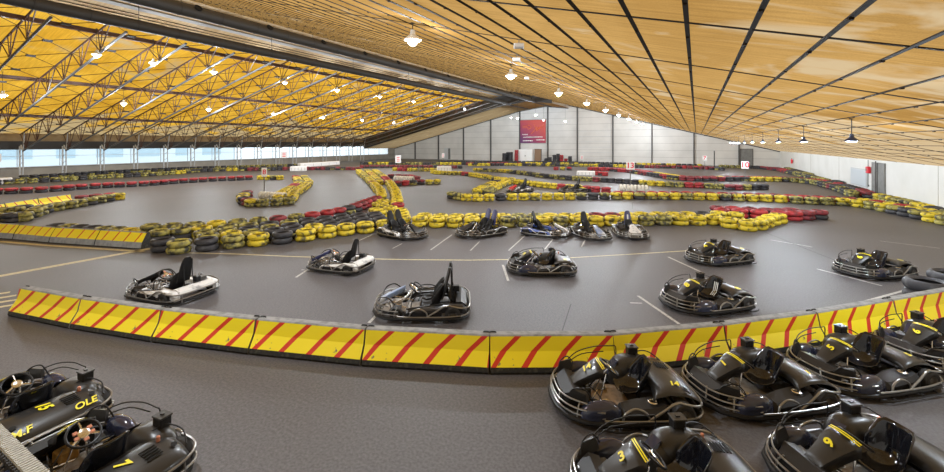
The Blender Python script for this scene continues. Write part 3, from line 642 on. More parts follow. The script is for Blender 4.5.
# key: (levels, colours, place words, spacing)
INFO={
'near':(2,'bfbfybyyyyyyyyyy','near left row beside the parked karts'),
'second':(2,'fyfbbybbbbybbb','second row behind the near left row'),
'third':(2,'ffbfbbbbbbybb','third row behind the near left row'),
'fourth':(2,'ffbfbbbbbbbby','fourth row behind the near left row'),
'upper':(2,'fffyffmrrrbmmrmm','red row behind the dark tyres at left'),
'uppera':(2,'ffybf','short greenish row near the barrier end'),
'fill':(2,'yyby','yellow block behind the leftmost twin-seat kart'),
'fillb':(2,'yyfy','middle of the yellow block left of centre'),
'fillc':(2,'yyry','back of the yellow block left of centre'),
'column_left':(2,'yyyfyymyyy','left edge of the winding central column'),
'column_right':(2,'yyfyryyyyy','right edge of the winding central column'),
'blocka':(2,'yfyyryfyyyfy','inside the winding central column'),
'grid':(2,'yyyyfyyyyfyyyyyy','yellow row behind the starting grid karts'),
'gridback':(2,'yyyyfyymyyyb','back row behind the starting grid karts'),
'islandred':(2,'rmrrmm','red end of the grid row'),
'islandback':(2,'mrmmm','back of the red grid row end'),
'islandmid':(2,'yyf','yellow loop at right of grid row'),
'long':(2,'ffyyybyyyyyyfbfyyfyyyfyyfyyyyfffyyfyfbfyfffy','long middle row reaching the right wall'),
'longback':(2,'rmrmrrmmrrrmyryfb','red row behind the long middle row'),
'vee':(2,'fyyyyf','right side of the pointed yellow chicane'),
'veeback':(2,'yyfybyy','inside of the pointed yellow chicane'),
'wallnear':(2,'yfffybf','pile against the right wall'),
'snakeloop':(2,'fybbmyff','loop around the white chicane pad'),
'snakeout':(2,'yyfyy','right side of the left yellow snake'),
'snake':(2,'yyryf','left side of the left yellow snake'),
'greenrow':(2,'fffffy','mossy row before the left barriers'),
'greencorner':(2,'fbf','mossy corner at the left edge'),
'cornerback':(2,'ffb','back of the mossy left corner'),
'behindbar':(1,'bfbbffybf','row just behind the grey-footed barriers'),
'maroon':(1,'mmr','short dark red row before the red line'),
'redleft':(2,'rrrrrrrr','red line across the left background'),
'redtail':(2,'yyfyb','yellow tail of the red line'),
'wallleft':(2,'bfffbfbffyfbfyb','row before the left windows'),
'wallleftback':(2,'bbbbbbffb','back row along the left windows'),
'darkred':(2,'mbmmbm','dark red row in the left background'),
'veeleg':(2,'yyyryyyf','left arm of the pointed chicane'),
'legback':(1,'yfyrfy','back of the left arm of the chicane'),
'veetail':(2,'yyyyyryrr','right arm of the pointed chicane'),
'rsix':(2,'ybfyfbfbfbfbfmbbyyfrfmbb','wavy row beyond the pointed chicane'),
'sixback':(1,'yyffbf','back of the wavy row beyond the chicane'),
'rseven':(2,'bybybybfybybmmrmb','yellow and black row before the far wall'),
'reight':(2,'rfmrmbmmbrbmmmbyyfffbmbfbf','dark red row in the right background'),
'eightback':(2,'rmrymrmrbm','back of the dark red right row'),
'wallside':(2,'ffbmmrbffbff','row curving along the right wall'),
'sidetwo':(2,'bfbbfb','tyres against the right wall'),
'purple':(2,'mmmmbm','purple-red row in the far background'),
'farrow':(2,'bybfbymbmbybyb','far row before the end wall'),
'farfar':(2,'bbbbbbyb','black row at the foot of the far wall'),
'thirdrow':(2,'yryfy','short far row left of centre'),
'midisland':(2,'mrbmyyb','small island left of centre'),
'midislandback':(2,'mmrm','back of the small island left of centre'),
'redpair':(2,'ryr','red and yellow far row right of centre'),
'redright':(2,'rr','far red row beside the white block'),
}
def sample(pts,sp):
    P=[Vector((*p,0)) for p in pts]; L_=[0]
    for a,b in zip(P,P[1:]): L_.append(L_[-1]+(b-a).length)
    n=max(1,round(L_[-1]/sp)); out=[]
    for i in range(n+1):
        s=L_[-1]*i/n
        for k in range(len(P)-1):
            if s<=L_[k+1]+1e-6:
                u=(s-L_[k])/max(1e-6,L_[k+1]-L_[k]); out.append(P[k].lerp(P[k+1],u)); break
    return out
def incol(x,y):      # picture x of a hall point, only used to order "from the left" and rank by size
    d=-x*SN+y*CS; r=x*CS+y*SN; return (r/d if d>.1 else 9, d)
ROWS['snakeloop']=ROWS['snakeloop']
ROWS['near']=[(-15.25,6.95)]+ROWS['near']
random.seed(11)
stacks=[]; GR=[]
def free(p):
    for q in GR:
        if abs(q.x-p.x)<.7 and abs(q.y-p.y)<.7 and (q-p).length<.65: return False
    return True
for key,(lv,cols,words) in INFO.items():
    pts=[p for p in sample(ROWS[key],.735 if key in('near','grid','long','upper','redleft') else .70)]
    kept=[p for p in pts if free(p)]; GR+=kept
    kept.sort(key=lambda p:incol(p.x,p.y)[0]); n=len(kept)
    for i,p in enumerate(kept):
        u=i/max(1,n-1)*(len(cols)-1); j=int(u+.5) if random.random()<.75 else random.randrange(max(0,int(u)-1),min(len(cols),int(u)+2))
        if len(cols)>=n: j=min(i,len(cols)-1)
        stacks.append((p,lv,cols[j],key,i,n,words))
# tall columns of tyres before the far wall
for i,(x,y,n,c) in enumerate([(-31.5,70.2,8,'b'),(-30.8,70.4,9,'b'),(-30.1,70.3,9,'b'),(-31.1,69.6,8,'b'),(-29.9,69.5,9,'b'),(-29.0,70.2,11,'r'),(-23.6,71,4,'b'),(-22.9,71,5,'b'),(-22.2,71.3,7,'b'),(-21.5,71.2,8,'b'),(-20.8,71.0,7,'r'),(-20.1,71.2,4,'r'),(-19.3,71,6,'b')]):
    stacks.append((Vector((x,y,0)),n,c,'column',i,13,'tall column at the far wall'))
items=[]
for p,lv,c,key,i,n,words in stacks:
    cc=c
    for l in range(lv):
        c2=c
        if l==0 and lv==2 and random.random()<.35 and key not in('grid','near'): c2={'y':'f','f':'b','b':'f','r':'b','m':'b'}[c]
        if key=='redleft' and l==0: c2='b'
        jx,jy=random.uniform(-.025,.025),random.uniform(-.025,.025); vis=1.0
        if l<lv-1 and key in('second','third','fourth','uppera','gridback','islandback','longback','veeback','islandmid','fill','fillb','fillc','blocka','column_left','greenback','behindbar'): vis=.15
        r_,d=incol(p.x,p.y); inv=abs(r_)<1.17
        items.append((vis/(d*d) if inv else 0,p.x+jx,p.y+jy,l*TH,c2,key,i,l,lv,words,random.uniform(0,6.28),random.uniform(-.03,.03)))
items.sort(key=lambda t:-t[0])
used={}
def put(me,label,cat,grp,loc,rot):
    o=bpy.data.objects.new('tyre',me); col.objects.link(o); o.location=loc; o.rotation_euler=rot; return tag(o,label,cat,grp)
NIND=292
for k,(v,x,y,z,c,key,i,l,lv,words,a,tl) in enumerate(items[:NIND]):
    lev='' if lv==1 else ('top ' if l==lv-1 else 'bottom ')
    words=words.replace('beside the parked karts','').strip()
    lab='%s%s tyre, %s stack from left, %s'%(lev,CN[c],ordinal(i+1),words)
    put(TM[c],lab,'tyre','tyres of the '+words,(x,y,z),(0,0,a))
# the many further tyres of the background rows
q=MB(); keys=list(COL)
base=[(.21,.04),(.265,.0),(.325,.035),(TR,.1),(.325,.17),(.265,.205),(.21,.165),(.30,.1)]; SEG=14
cs=[(math.cos(2*math.pi*i/SEG),math.sin(2*math.pi*i/SEG)) for i in range(SEG)]
V_=[];F_=[];MI=[];K=len(base)
for (v,x,y,z,c,key,i,l,lv,words,a,tl) in items[NIND:]:
    o=len(V_)
    for (cc,ss) in cs:
        for (r_,h) in base: V_.append((x+r_*cc,y+r_*ss,z+h))
    for s in range(SEG):
        j=(s+1)%SEG
        for e in range(K):
            g=(e+1)%K; F_.append((o+s*K+e,o+j*K+e,o+j*K+g,o+s*K+g)); MI.append(keys.index(c))
q.v=V_; q.f=F_; q.m=MI
bulk=q.build('background_tyres',[M[COL[c]] for c in keys]); tag(bulk,'hundreds of painted tyres stacked two high lining the farther track','tyres',None,'stuff')
# rolls of white tyres standing upright as chicane pads
def upright(p0,p1,n,words,cols='w',r_=1.0,z=0):
    a=Vector((*p0,0)); b=Vector((*p1,0)); ang=math.atan2((b-a).y,(b-a).x)
    for k in range(n):
        p=a.lerp(b,(k+.5)/n)
        m=Matrix.Rotation(ang,4,'Z')@Matrix.Rotation(R(90),4,'Y')
        o=put(TM[cols[k%len(cols)]],'white tyre standing upright, %s from left in the roll %s'%(ordinal(k+1),words),'tyre','upright white tyres '+words,p+Vector((0,0,TR*r_+z))-m.to_3x3()@Vector((0,0,TH/2)),m.to_euler()); o.scale=(r_,r_,min(1,(b-a).length/n/TH*.98))
upright((-24.0,16.3),(-22.0,16.6),8,'beside the small left sign',r_=.72)
upright((-24.2,29.6),(-22.2,29.8),8,'on the small left island',r_=.8)
upright((-4.9,31.1),(-3.0,31.5),8,'behind the long middle row',r_=.8)
def block(loc,size,rz,label):
    t=empty('barrier_block',loc,rz,label,'block'); q=MB(); q.box((0,0,size[2]/2),size,ch=.06); q.build('body',M['signwhite'],t)
    q=MB(); 
    for k in range(5): q.box((-size[0]/2+(k+.5)*size[0]/5,-size[1]/2-.005,size[2]*.45),(.05,.02,size[2]*.6))
    q.build('ribs',M['beltwhite'],t,smooth=0)
block((-10.5,44.9,0),(1.9,.6,.5),R(12),'cream block standing on the far track right of the centre')
block((-26.6,41.8,0),(1.7,.6,.75),R(40),'cream block standing on the far track left of the centre')
block((-52.0,11.5,0),(1.5,.6,.55),R(75),'pale ribbed block on the floor at the left edge before the windows')
block((-50.6,44.2,0),(8.3,.6,.62),R(96),'long low white block before the left windows at their far end')
block((-43.9,35.0,0),(1.9,.7,.6),R(45),'small pale block behind the left yellow snake of tyres')
# dark tyres lying behind the near barrier at the right edge
for k,(x,y,z,t_) in enumerate([(4.5,12.88,0,0),(4.5,12.88,.236,.0),(5.25,13.9,0,0),(5.25,13.9,.236,.0),(6.1,14.85,0,0)]):
    put(TM['b'],'black tyre behind the near barrier at the right edge, '+['lower one of the left pair','upper one of the left pair','lower one of the middle pair','upper one of the middle pair','lone one farthest right'][k],'tyre','black tyres at the right edge',(x,y,z),(0,t_,k)).scale=(1.15,1.15,1.15)
# number signs on poles
def sign(x,y,hz,w,h,txt,label,pole=True,ts=.55,wob=0):
    ang=math.atan2(y,x)-R(90)
    t=empty('track_sign',(x,y,0),ang+wob,label,'sign')
    q=MB(); q.tube([(0,.03,.02),(0,.03,hz-h*.3)],.03,8); q.lathe([(0,0),(.22,0),(.22,.03),(.05,.05),(0,.05)],16); q.build('pole',M['greysteel'],t)
    q=MB(); q.box((0,0,hz),(w,.03,h),ch=.008); bd=q.build('board',M['signwhite'],t)
    if txt: text_mesh('number',txt,h*ts*1.25,M['signred'],bd,frame((0,-.018,hz),(1,0,0),(0,0,1)),.02,0)
    else:
        q=MB()
        for k in range(3): q.box((0,-.017,hz+h*.25-k*h*.25),(w*.5,.01,h*.1))
        q.build('marking',M['signred'],bd,smooth=0)
sign(-4.27,32.1,1.85,.58,.56,'13','white sign with red 13 on a thin pole behind the middle row',ts=.8)
sign(3.87,44.9,1.51,.58,.68,'10','white sign with red 10 on a pole before the far grey door',ts=.8)
sign(-24.6,17.0,1.62,.32,.58,'8','narrow white sign on a pole inside the left tyre loop',ts=.6)
sign(.93,61.9,1.55,.5,.62,'7','white sign with red 7 far away near the end wall',ts=.8)
sign(-56.3,12.2,2.15,.75,.75,'','pale red-marked sign on a pole at the left photo edge')
sign(-50.0,37.5,1.9,.8,.9,'','small red-marked sign before the left windows at mid distance')
sign(-42.0,52.3,.94,.9,1.2,'','pink-marked white sign far away left of the centre')
sign(-40.5,63.3,1.26,.5,.8,'','small far white sign before the second far wall bay')
sign(-17.6,72.4,1.0,.5,.7,'','far white sign before the ribbed shutter')
t=empty('slim_post',(2.1,64.5,0),0,'thin bare post standing far off near the end wall','post'); q=MB(); q.tube([(0,0,0),(0,0,2.5)],.07,8); q.build('rod',M['dark'],t); q=MB(); q.lathe([(0,0),(.2,0),(.2,.04),(0,.05)],12); q.build('foot',M['dark'],t)
# pale ribbed rail in the lower left corner, close to the viewer
a=Vector((-3.02*1.0,0,0))
def at(r,d,z): x,y=cam2w(r,d); return Vector((x,y,z))
e0=at(-5.47,4.3,1.0); e1=at(-2.23,2.545,1.0)
t=empty('ribbed_rail',((e0+e1)/2)*1.0,math.atan2((e1-e0).y,(e1-e0).x),'pale ribbed rail with dark beaded edge across the lower left corner','rail'); t.location.z=0
Lr=(e1-e0).length; q=MB(); q.box((0,0,.985),(Lr,.10,.035),ch=.008); n=int(Lr/.035)
for k in range(n): q.box((-Lr/2+(k+.5)*Lr/n,0,1.005),(.018,.096,.014))
q.build('ribbed_strip',M['beltwhite'],t,smooth=20)
q=MB(); n=int(Lr/.045)
for k in range(n): q.lathe([(0,-.02),(.014,-.014),(.02,0),(.014,.014),(0,.02)],8,Matrix.Translation((-Lr/2+(k+.5)*Lr/n,-.065,.98)))
q.build('beaded_edge',M['rubber'],t)
for s in(-1,1):
    q=MB(); q.box((s*(Lr/2-.05),0,.49),(.06,.06,.96)); q.box((s*(Lr/2-.05),0,.01),(.2,.16,.02)); q.build('post',M['greysteel'],t,smooth=0)
# ------------------------------------------------------------------ karts (own frame: +x forward, +y left, z up)
RING=[(.97,.0),(.95,.22),(.85,.43),(.66,.57),(.40,.63),(0,.64),(-.5,.64),(-.80,.61),(-.94,.48),(-.98,.25),(-.985,0)]
def ring(off=0,z=.1,x0=None):
    P=[(x-(off if x>.6 else -off if x<-.6 else 0),y-(off if y>.3 else 0)) for x,y in RING]
    if x0 is not None: P=[p for p in P if p[0]>=x0]
    left=[Vector((x,y,z)) for x,y in P]; right=[Vector((x,-y,z)) for x,y in P if y>0]
    if x0 is None: 
        right=[Vector((x,-y,z)) for x,y in P[1:-1]][::-1]; return left+right,True
    return left[::-1]+right,False
def guards(t,steel):
    q=MB(); p,c=ring(0,.085); q.tube(p,[.034]*len(p),8,closed=True,sub=0)
    q.build('floor_bumper',M['kmatt'],t)
    q=MB()
    for off,z,x0 in ((.015,.15,.12),(.02,.22,.3),(.05,.29,.42)):
        p,c=ring(off,z,x0); q.tube(p,.0115,8,sub=4)
    for s in(-1,1):
        for (x,y) in ((.93,.2),(.75,.5),(.48,.60)): q.tube([(x-.0,s*y,.08),(x-.02,s*(y-.01),.22),(x-.06,s*(y-.05),.29)],.012,6)
    q.build('front_bumper',steel,t)
    for s in(-1,1):
        q=MB(); q.tube([(.42,s*.645,.14),(.1,s*.655,.13),(-.5,s*.655,.13),(-.82,s*.62,.14)],.0145,8,sub=4)
        q.tube([(.18,s*.64,.13),(.14,s*.63,.22),(.0,s*.62,.275),(-.14,s*.63,.22),(-.18,s*.64,.13)],.0145,8,sub=5)
        q.tube([(-.16,s*.645,.13),(-.36,s*.635,.24),(-.5,s*.62,.32),(-.62,s*.6,.33)],.0155,8,sub=4)
        q.build('side_guard',steel,t)
    q=MB(); q.tube([(-.62,.60,.32),(-.85,.6,.28),(-.98,.42,.25),(-1.0,0,.25),(-.98,-.42,.25),(-.85,-.6,.28),(-.62,-.60,.32)],.0155,8,sub=5)
    q.tube([(-.82,.63,.14),(-.97,.48,.15),(-1.0,0,.15),(-.97,-.48,.15),(-.82,-.63,.14)],.0145,8,sub=5)
    for s in(-1,1):
        q.tube([(-.99,s*.4,.07),(-.99,s*.4,.25)],.012,6)
    q.build('rear_bumper',steel,t)
def chassis(t,traym):
    q=MB()
    for s in(-1,1): q.tube([(.86,s*.16,.07),(.6,s*.2,.065),(.1,s*.27,.065),(-.3,s*.27,.065),(-.9,s*.28,.09)],.016,8,sub=4)
    for x,w in ((.86,.17),(.45,.42),(.1,.55),(-.3,.55),(-.75,.5)): q.tube([(x,-w,.065),(x,w,.065)],.015,8)
    q.tube([(-.6,-.5,.14),(-.6,.5,.14)],.02,10); q.tube([(.45,-.4,.13),(.45,.4,.13)],.016,8)
    q.build('chassis_frame',M['kmatt'],t)
    q=MB(); q.hull([(x,s*y,z) for s in(-1,1) for x,y in ((.78,.17),(.1,.27),(-.1,.27)) for z in(.075,.085)]); q.build('floor_tray',traym,t,smooth=0)
    for s in(-1,1):
        q=MB(); q.tube([(.62,s*.1,.08),(.66,s*.1,.2)],.01,6); q.box((.665,s*.1,.2),(.025,.09,.035),ch=.006); q.build('pedal',M['kchrome'],t)
def wheel(name,x,y,r_,w,t,z=None):
    mt=Matrix.Translation((x,y,r_))@Matrix.Rotation(R(90),4,'X'); h=w/2; q=MB()
    q.lathe([(r_*.52,-h*.9),(r_*.8,-h),(r_*.96,-h*.8),(r_,-h*.4),(r_,h*.4),(r_*.96,h*.8),(r_*.8,h),(r_*.52,h*.9)],24,mt); o=q.build(name,M['rubber'],t)
    q=MB(); q.lathe([(0,-h*.5),(r_*.18,-h*.55),(r_*.22,-h*.3),(r_*.42,-h*.35),(r_*.54,-h*.92),(r_*.54,h*.92),(r_*.42,h*.35),(r_*.22,h*.3),(r_*.18,h*.55),(0,h*.5)],18,mt); q.build('rim',M['greysteel'],o); return o
def wheels(t):
    for s in(-1,1): wheel('front_wheel',.45,s*.47,.125,.12,t)
    for s in(-1,1): wheel('rear_wheel',-.66,s*.56,.155,.14,t)
def steering(t,padm,x=.13,z=.5,tall=0):
    ax=Vector((-.62,0,.79)).normalized(); Mx=Matrix.Translation((x,0,z))@ax.to_track_quat('Z','Y').to_matrix().to_4x4()
    q=MB(); q.lathe([(.15+.014*math.cos(a),.014*math.sin(a)) for a in [2*math.pi*i/8 for i in range(8)]],32,Mx,loop=True); o=q.build('steering_wheel',M['kmatt'],t)
    q=MB()
    for a in (90,210,330): 
        d=Vector((math.cos(R(a)),math.sin(R(a)),0)); p0=Mx@(d*.02); p1=Mx@(d*.145); q.tube([p0,p1],.012,6)
    q.lathe([(0,-.01),(.05,-.01),(.055,.012),(.04,.02),(0,.02)],16,Mx); q.build('spokes',M['kchrome'],o)
    if padm:
        q=MB()
        for a in (90,210,330): 
            d=Vector((math.cos(R(a)),math.sin(R(a)),.12)); q.box(Mx@(d*.075),(.04,.045,.018),rot=Mx.to_3x3(),ch=.005)
        q.build('hub_pads',padm,o)
    q=MB(); e=Vector((x,0,z))-ax*.01; q.tube([e,Vector((.5,0,.13))],.02,8); q.tube([(x+.06,.05,z-.08),(.3,.11,.08)],.011,6); q.tube([(x+.06,-.05,z-.08),(.3,-.11,.08)],.011,6); q.build('steering_column',M['kchrome'],t)
def grid_shell(q,rows,thick=0):
    q.loft(rows,0,False)
def seat(t,m,y0=0,scale=1.0,stripe=None):
    prof=[(.02,.20,.16,.035),(-.06,.165,.185,.06),(-.18,.145,.2,.10),(-.30,.16,.205,.15),(-.385,.235,.205,.18),(-.415,.34,.205,.17),(-.438,.46,.195,.12),(-.455,.56,.175,.06),(-.462,.605,.13,.02)]
    rows=[];n=11
    for i,(x,z,w,wing) in enumerate(prof):
        a=prof[max(0,i-1)]; b=prof[min(len(prof)-1,i+1)]; tx,tz=b[0]-a[0],b[1]-a[1]; L_=math.hypot(tx,tz); nx,nz=-tz/L_*-1,tx/L_*-1   # normal towards the driver
        row=[]
        for k in range(n):
            s=-1+2*k/(n-1); o=wing*abs(s)**2.6
            row.append((x+nx*o,y0+s*w*scale,z+nz*o))
        rows.append(row)
    q=MB(); q.loft(rows,0,False)
    o=q.build('seat',m,t,smooth=60); md=o.modifiers.new('s','SOLIDIFY'); md.thickness=.012; md.offset=0
    if stripe:
        q=MB()
        for s in (-.045,.0,.045):
            q.loft([[ (x+.012,y0+s-.012,z+.006),(x+.012,y0+s+.012,z+.006)] for x,z,_,_ in prof[4:8]],0,False)
        so=q.build('seat_stripes',stripe,o,smooth=0)
    return o
def dome(q,c,r_,e=2.6,z0=None,nu=18,nv=8,m=0):
    """superellipsoid cap above z0"""
    rows=[]
    for j in range(nv+1):
        ph=math.pi/2*j/nv; cz=math.sin(ph)**(2/e) if ph>0 else 0; cr=math.cos(ph)**(2/e) if j<nv else 0
        row=[]
        for i in range(nu):
            a=2*math.pi*i/nu; ca,sa=math.cos(a),math.sin(a)
            row.append((c[0]+r_[0]*cr*math.copysign(abs(ca)**(2/e),ca),c[1]+r_[1]*cr*math.copysign(abs(sa)**(2/e),sa),c[2]+r_[2]*cz))
        rows.append(row)
    q.loft(rows,m,True)
def rental_kart():
    t=empty('rental_kart',(0,0,0)); S=M['ksteel']
    guards(t,S); chassis(t,M['kalu']); wheels(t); steering(t,None)
    # number panel rising to the wheel, black nose wedge in front
    q=MB(); rows=[]
    for x,w,z,cr in ((.72,.085,.29,.0),(.62,.10,.36,.012),(.48,.125,.44,.02),(.36,.155,.51,.026),(.27,.175,.55,.03)):
        rows.append([(x,s*w,z+cr*(1-abs(s)**2)-(.10 if abs(s)>1 else 0)) if abs(s)<=1 else (x+.01,math.copysign(w+.015,s),z-.10) for s in (-1.01,-1,-.6,0,.6,1,1.01)])
    q.loft(rows,0,False); pn=q.build('number_panel',M['kgrey'],t,smooth=50); md=pn.modifiers.new('s','SOLIDIFY'); md.thickness=.012
    q=MB()
    for o in (0,.022): q.loft([[ (.285-o*1.0+.02*(1-s*s),s*.165,.552+.03*(1-s*s)+o*.45) ,(.272-o*1.0+.02*(1-s*s),s*.165,.557+.03*(1-s*s)+o*.45)] for s in [-1+i*.2 for i in range(11)]],0,False)
    q.build('yellow_trim',M['kyellow'],pn,smooth=0)
    q=MB(); q.hull([(.90,s*.20,.12) for s in(-1,1)]+[(.87,s*.22,.26) for s in(-1,1)]+[(.72,s*.30,.33) for s in(-1,1)]+[(.60,s*.28,.30) for s in(-1,1)]+[(.70,s*.32,.10) for s in(-1,1)]+[(.8,s*.3,.2) for s in (-1,1)]); q.build('nose_cone',M['kmatt'],t,smooth=20)
    for s in(-1,1):
        q=MB(); q.hull([(.80,s*.30,.24),(.84,s*.30,.28),(.60,s*.46,.26),(.62,s*.47,.38),(.76,s*.36,.40),(.58,s*.42,.40),(.55,s*.40,.28)]); q.build('nose_plate',M['kgrey'],t,smooth=20)
        q=MB(); dome(q,(.42,s*.50,.12),(.29,.12,.20),2.2); q.build('front_fender',M['kfender'],t,smooth=60)
    q=MB(); q.box((.50,.0,.16),(.17,.19,.15),ch=.02); q.tube([(.50,0,.235),(.50,0,.25)],.03,10); q.build('fuel_tank',M['kmatt'],t)
    q=MB(); q.box((.60,-.22,.2),(.16,.13,.16),ch=.012); q.build('battery_box',M['kgrey'],t)
    for s in(1,):
        q=MB(); q.tube([(.46,s*.66,.05),(.30,s*.725,.045),(-.78,s*.725,.045),(-.88,s*.66,.05)],.011,6)
        for x in (.22,-.05,-.32,-.6): q.tube([(x,s*.725,.045),(x,s*.64,.06)],.011,6)
        q.build('side_ladder',M['kmatt'],t)
    q=MB(); q.box((.30,.19,.105),(.22,.10,.03),ch=.006); q.build('pedal_plate',M['kchrome'],t)
    q=MB(); q.hull([(.34,-.12,.1),(.34,-.26,.1),(.12,-.12,.1),(.12,-.26,.1),(.3,-.14,.19),(.3,-.24,.19),(.16,-.15,.17),(.16,-.24,.17)]); q.build('brake_cylinder',M['greysteel'],t,smooth=20)
    q=MB()
    q.tube([(.72,.12,.12),(.6,.22,.17),(.45,.16,.14),(.32,.2,.12)],.012,6,sub=5); q.tube([(.6,-.1,.26),(.42,-.18,.2),(.25,-.2,.12)],.01,6,sub=5); q.tube([(.45,.05,.26),(.36,.15,.22),(.3,.24,.12)],.008,6,sub=5)
    q.build('hoses',M['rubber'],t)
    q=MB(); q.tube([(.42,.38,.12),(.56,.0,.12),(.42,-.38,.12)],.011,6); q.tube([(.3,.0,.16),(.45,.2,.13)],.01,6); q.build('tie_rods',M['kchrome'],t)
    # side pods: long low boxes with sloping tops
    for s in(-1,1):
        q=MB(); rows=[]
        for x,zt,yi,yo in ((.20,.15,.40,.58),(.12,.215,.35,.60),(-.1,.24,.31,.61),(-.34,.255,.30,.61),(-.44,.29,.34,.60)):
            rows.append([(x,s*yi,.10),(x,s*yi,zt-.02),(x,s*(yi+.03),zt),(x,s*(yo-.06),zt-.015),(x,s*yo,zt-.06),(x,s*yo,.10)])
        q.loft(rows,0,True,True); pod=q.build('side_pod',M['kmatt'],t,smooth=30)
        if s>0:
            q=MB(); q.lathe([(.045,0),(.062,.0),(.066,.022),(.05,.03),(.042,.012)],16,Matrix.Translation((-.30,.46,.25)),loop=True); q.build('filler_ring',M['kchrome'],pod)
    seat(t,M['kseat'])
    # rear fairing across the axle
    q=MB(); rows=[]; ny=17
    arc=[(-.39,.31),(-.44,.37),(-.56,.405),(-.72,.395),(-.86,.355),(-.955,.30),(-.985,.26),(-.985,.17)]
    for k in range(ny):
        s=-1+2*k/(ny-1); f_=1-.16*abs(s)**8; row=[]
        for (x,z) in arc: row.append((x+.10*abs(s)**3*(1 if x>-.5 else .3),s*.485,.12+(z-.12)*f_))
        rows.append(row)
    q.loft(rows,0,False); rf=q.build('rear_fairing',M['kgrey'],t,smooth=50); md=rf.modifiers.new('s','SOLIDIFY'); md.thickness=.014
    q=MB()
    for k in range(5): q.box((-.66-.038*k,-.2,.412-.0065*k),(.016,.15,.012),rot=Matrix.Rotation(R(10),3,'Y'))
    q.build('louvres',M['hole'],rf,smooth=0)
    q=MB()
    for y in (-.40,.36,.45):
        q=MB(); q.lathe([(0,.0),(.03,.0),(.032,.006),(0,.008)],12,Matrix.Translation((-.80,y,.378))@Matrix.Rotation(R(-20),4,'Y')); q.build('bolt_recess',M['hole'],rf)
    # engine cover with air box on the driver's right
    q=MB(); dome(q,(-.36,-.42,.10),(.33,.20,.345),3.0); dome(q,(-.14,-.36,.10),(.18,.14,.26),2.6); ec=q.build('engine_cover',M['kgrey'],t,smooth=60)
    q=MB(); q.hull([(-.05,-.30,.30),(.08,-.33,.24),(.04,-.44,.27),(-.1,-.46,.40),(-.12,-.30,.42),(0,-.28,.20)]); q.build('air_scoop',M['kfender'],ec,smooth=20)
    q=MB(); q.box((-.42,-.50,.475),(.15,.13,.13),ch=.012); ab=q.build('air_box',M['kmatt'],t,smooth=20)
    q=MB(); q.box((-.42,-.50,.545),(.17,.145,.02),ch=.006); q.box((-.42,-.50,.56),(.05,.03,.015)); q.build('lid',M['kgrey'],ab,smooth=20)
    q=MB(); q.lathe([(0,0),(.02,0),(.02,.05),(.012,.06),(0,.06)],10,Matrix.Translation((-.62,-.34,.40))); q.build('spark_plug',M['copper'],ec)
    # tall hoop tube from the nose to the engine side
    q=MB(); q.tube([(.66,-.42,.36),(.45,-.54,.45),(.15,-.60,.50),(-.12,-.60,.505),(-.20,-.60,.49),(-.21,-.61,.30)],.008,8,sub=5)
    q.build('side_hoop',M['kmatt'],t)
    q=MB(); q.tube([(.60,-.48,.32),(.36,-.57,.40),(.0,-.60,.42)],.0075,8,sub=4); q.build('inner_hoop',M['kmatt'],t)
    for s in(-1,1):
        q=MB(); q.tube([(.80,s*.30,.30),(.76,s*.36,.40),(.64,s*.43,.44),(.55,s*.46,.36),(.52,s*.48,.28)],.009,8,sub=5); q.build('nose_hoop',M['kmatt'],t)
    q=MB(); q.tube([(-.42,-.34,.42),(-.5,-.48,.47),(-.7,-.55,.43),(-.86,-.50,.33)],.0085,8,sub=5); q.build('exhaust_loop',M['kmatt'],t)
    return t
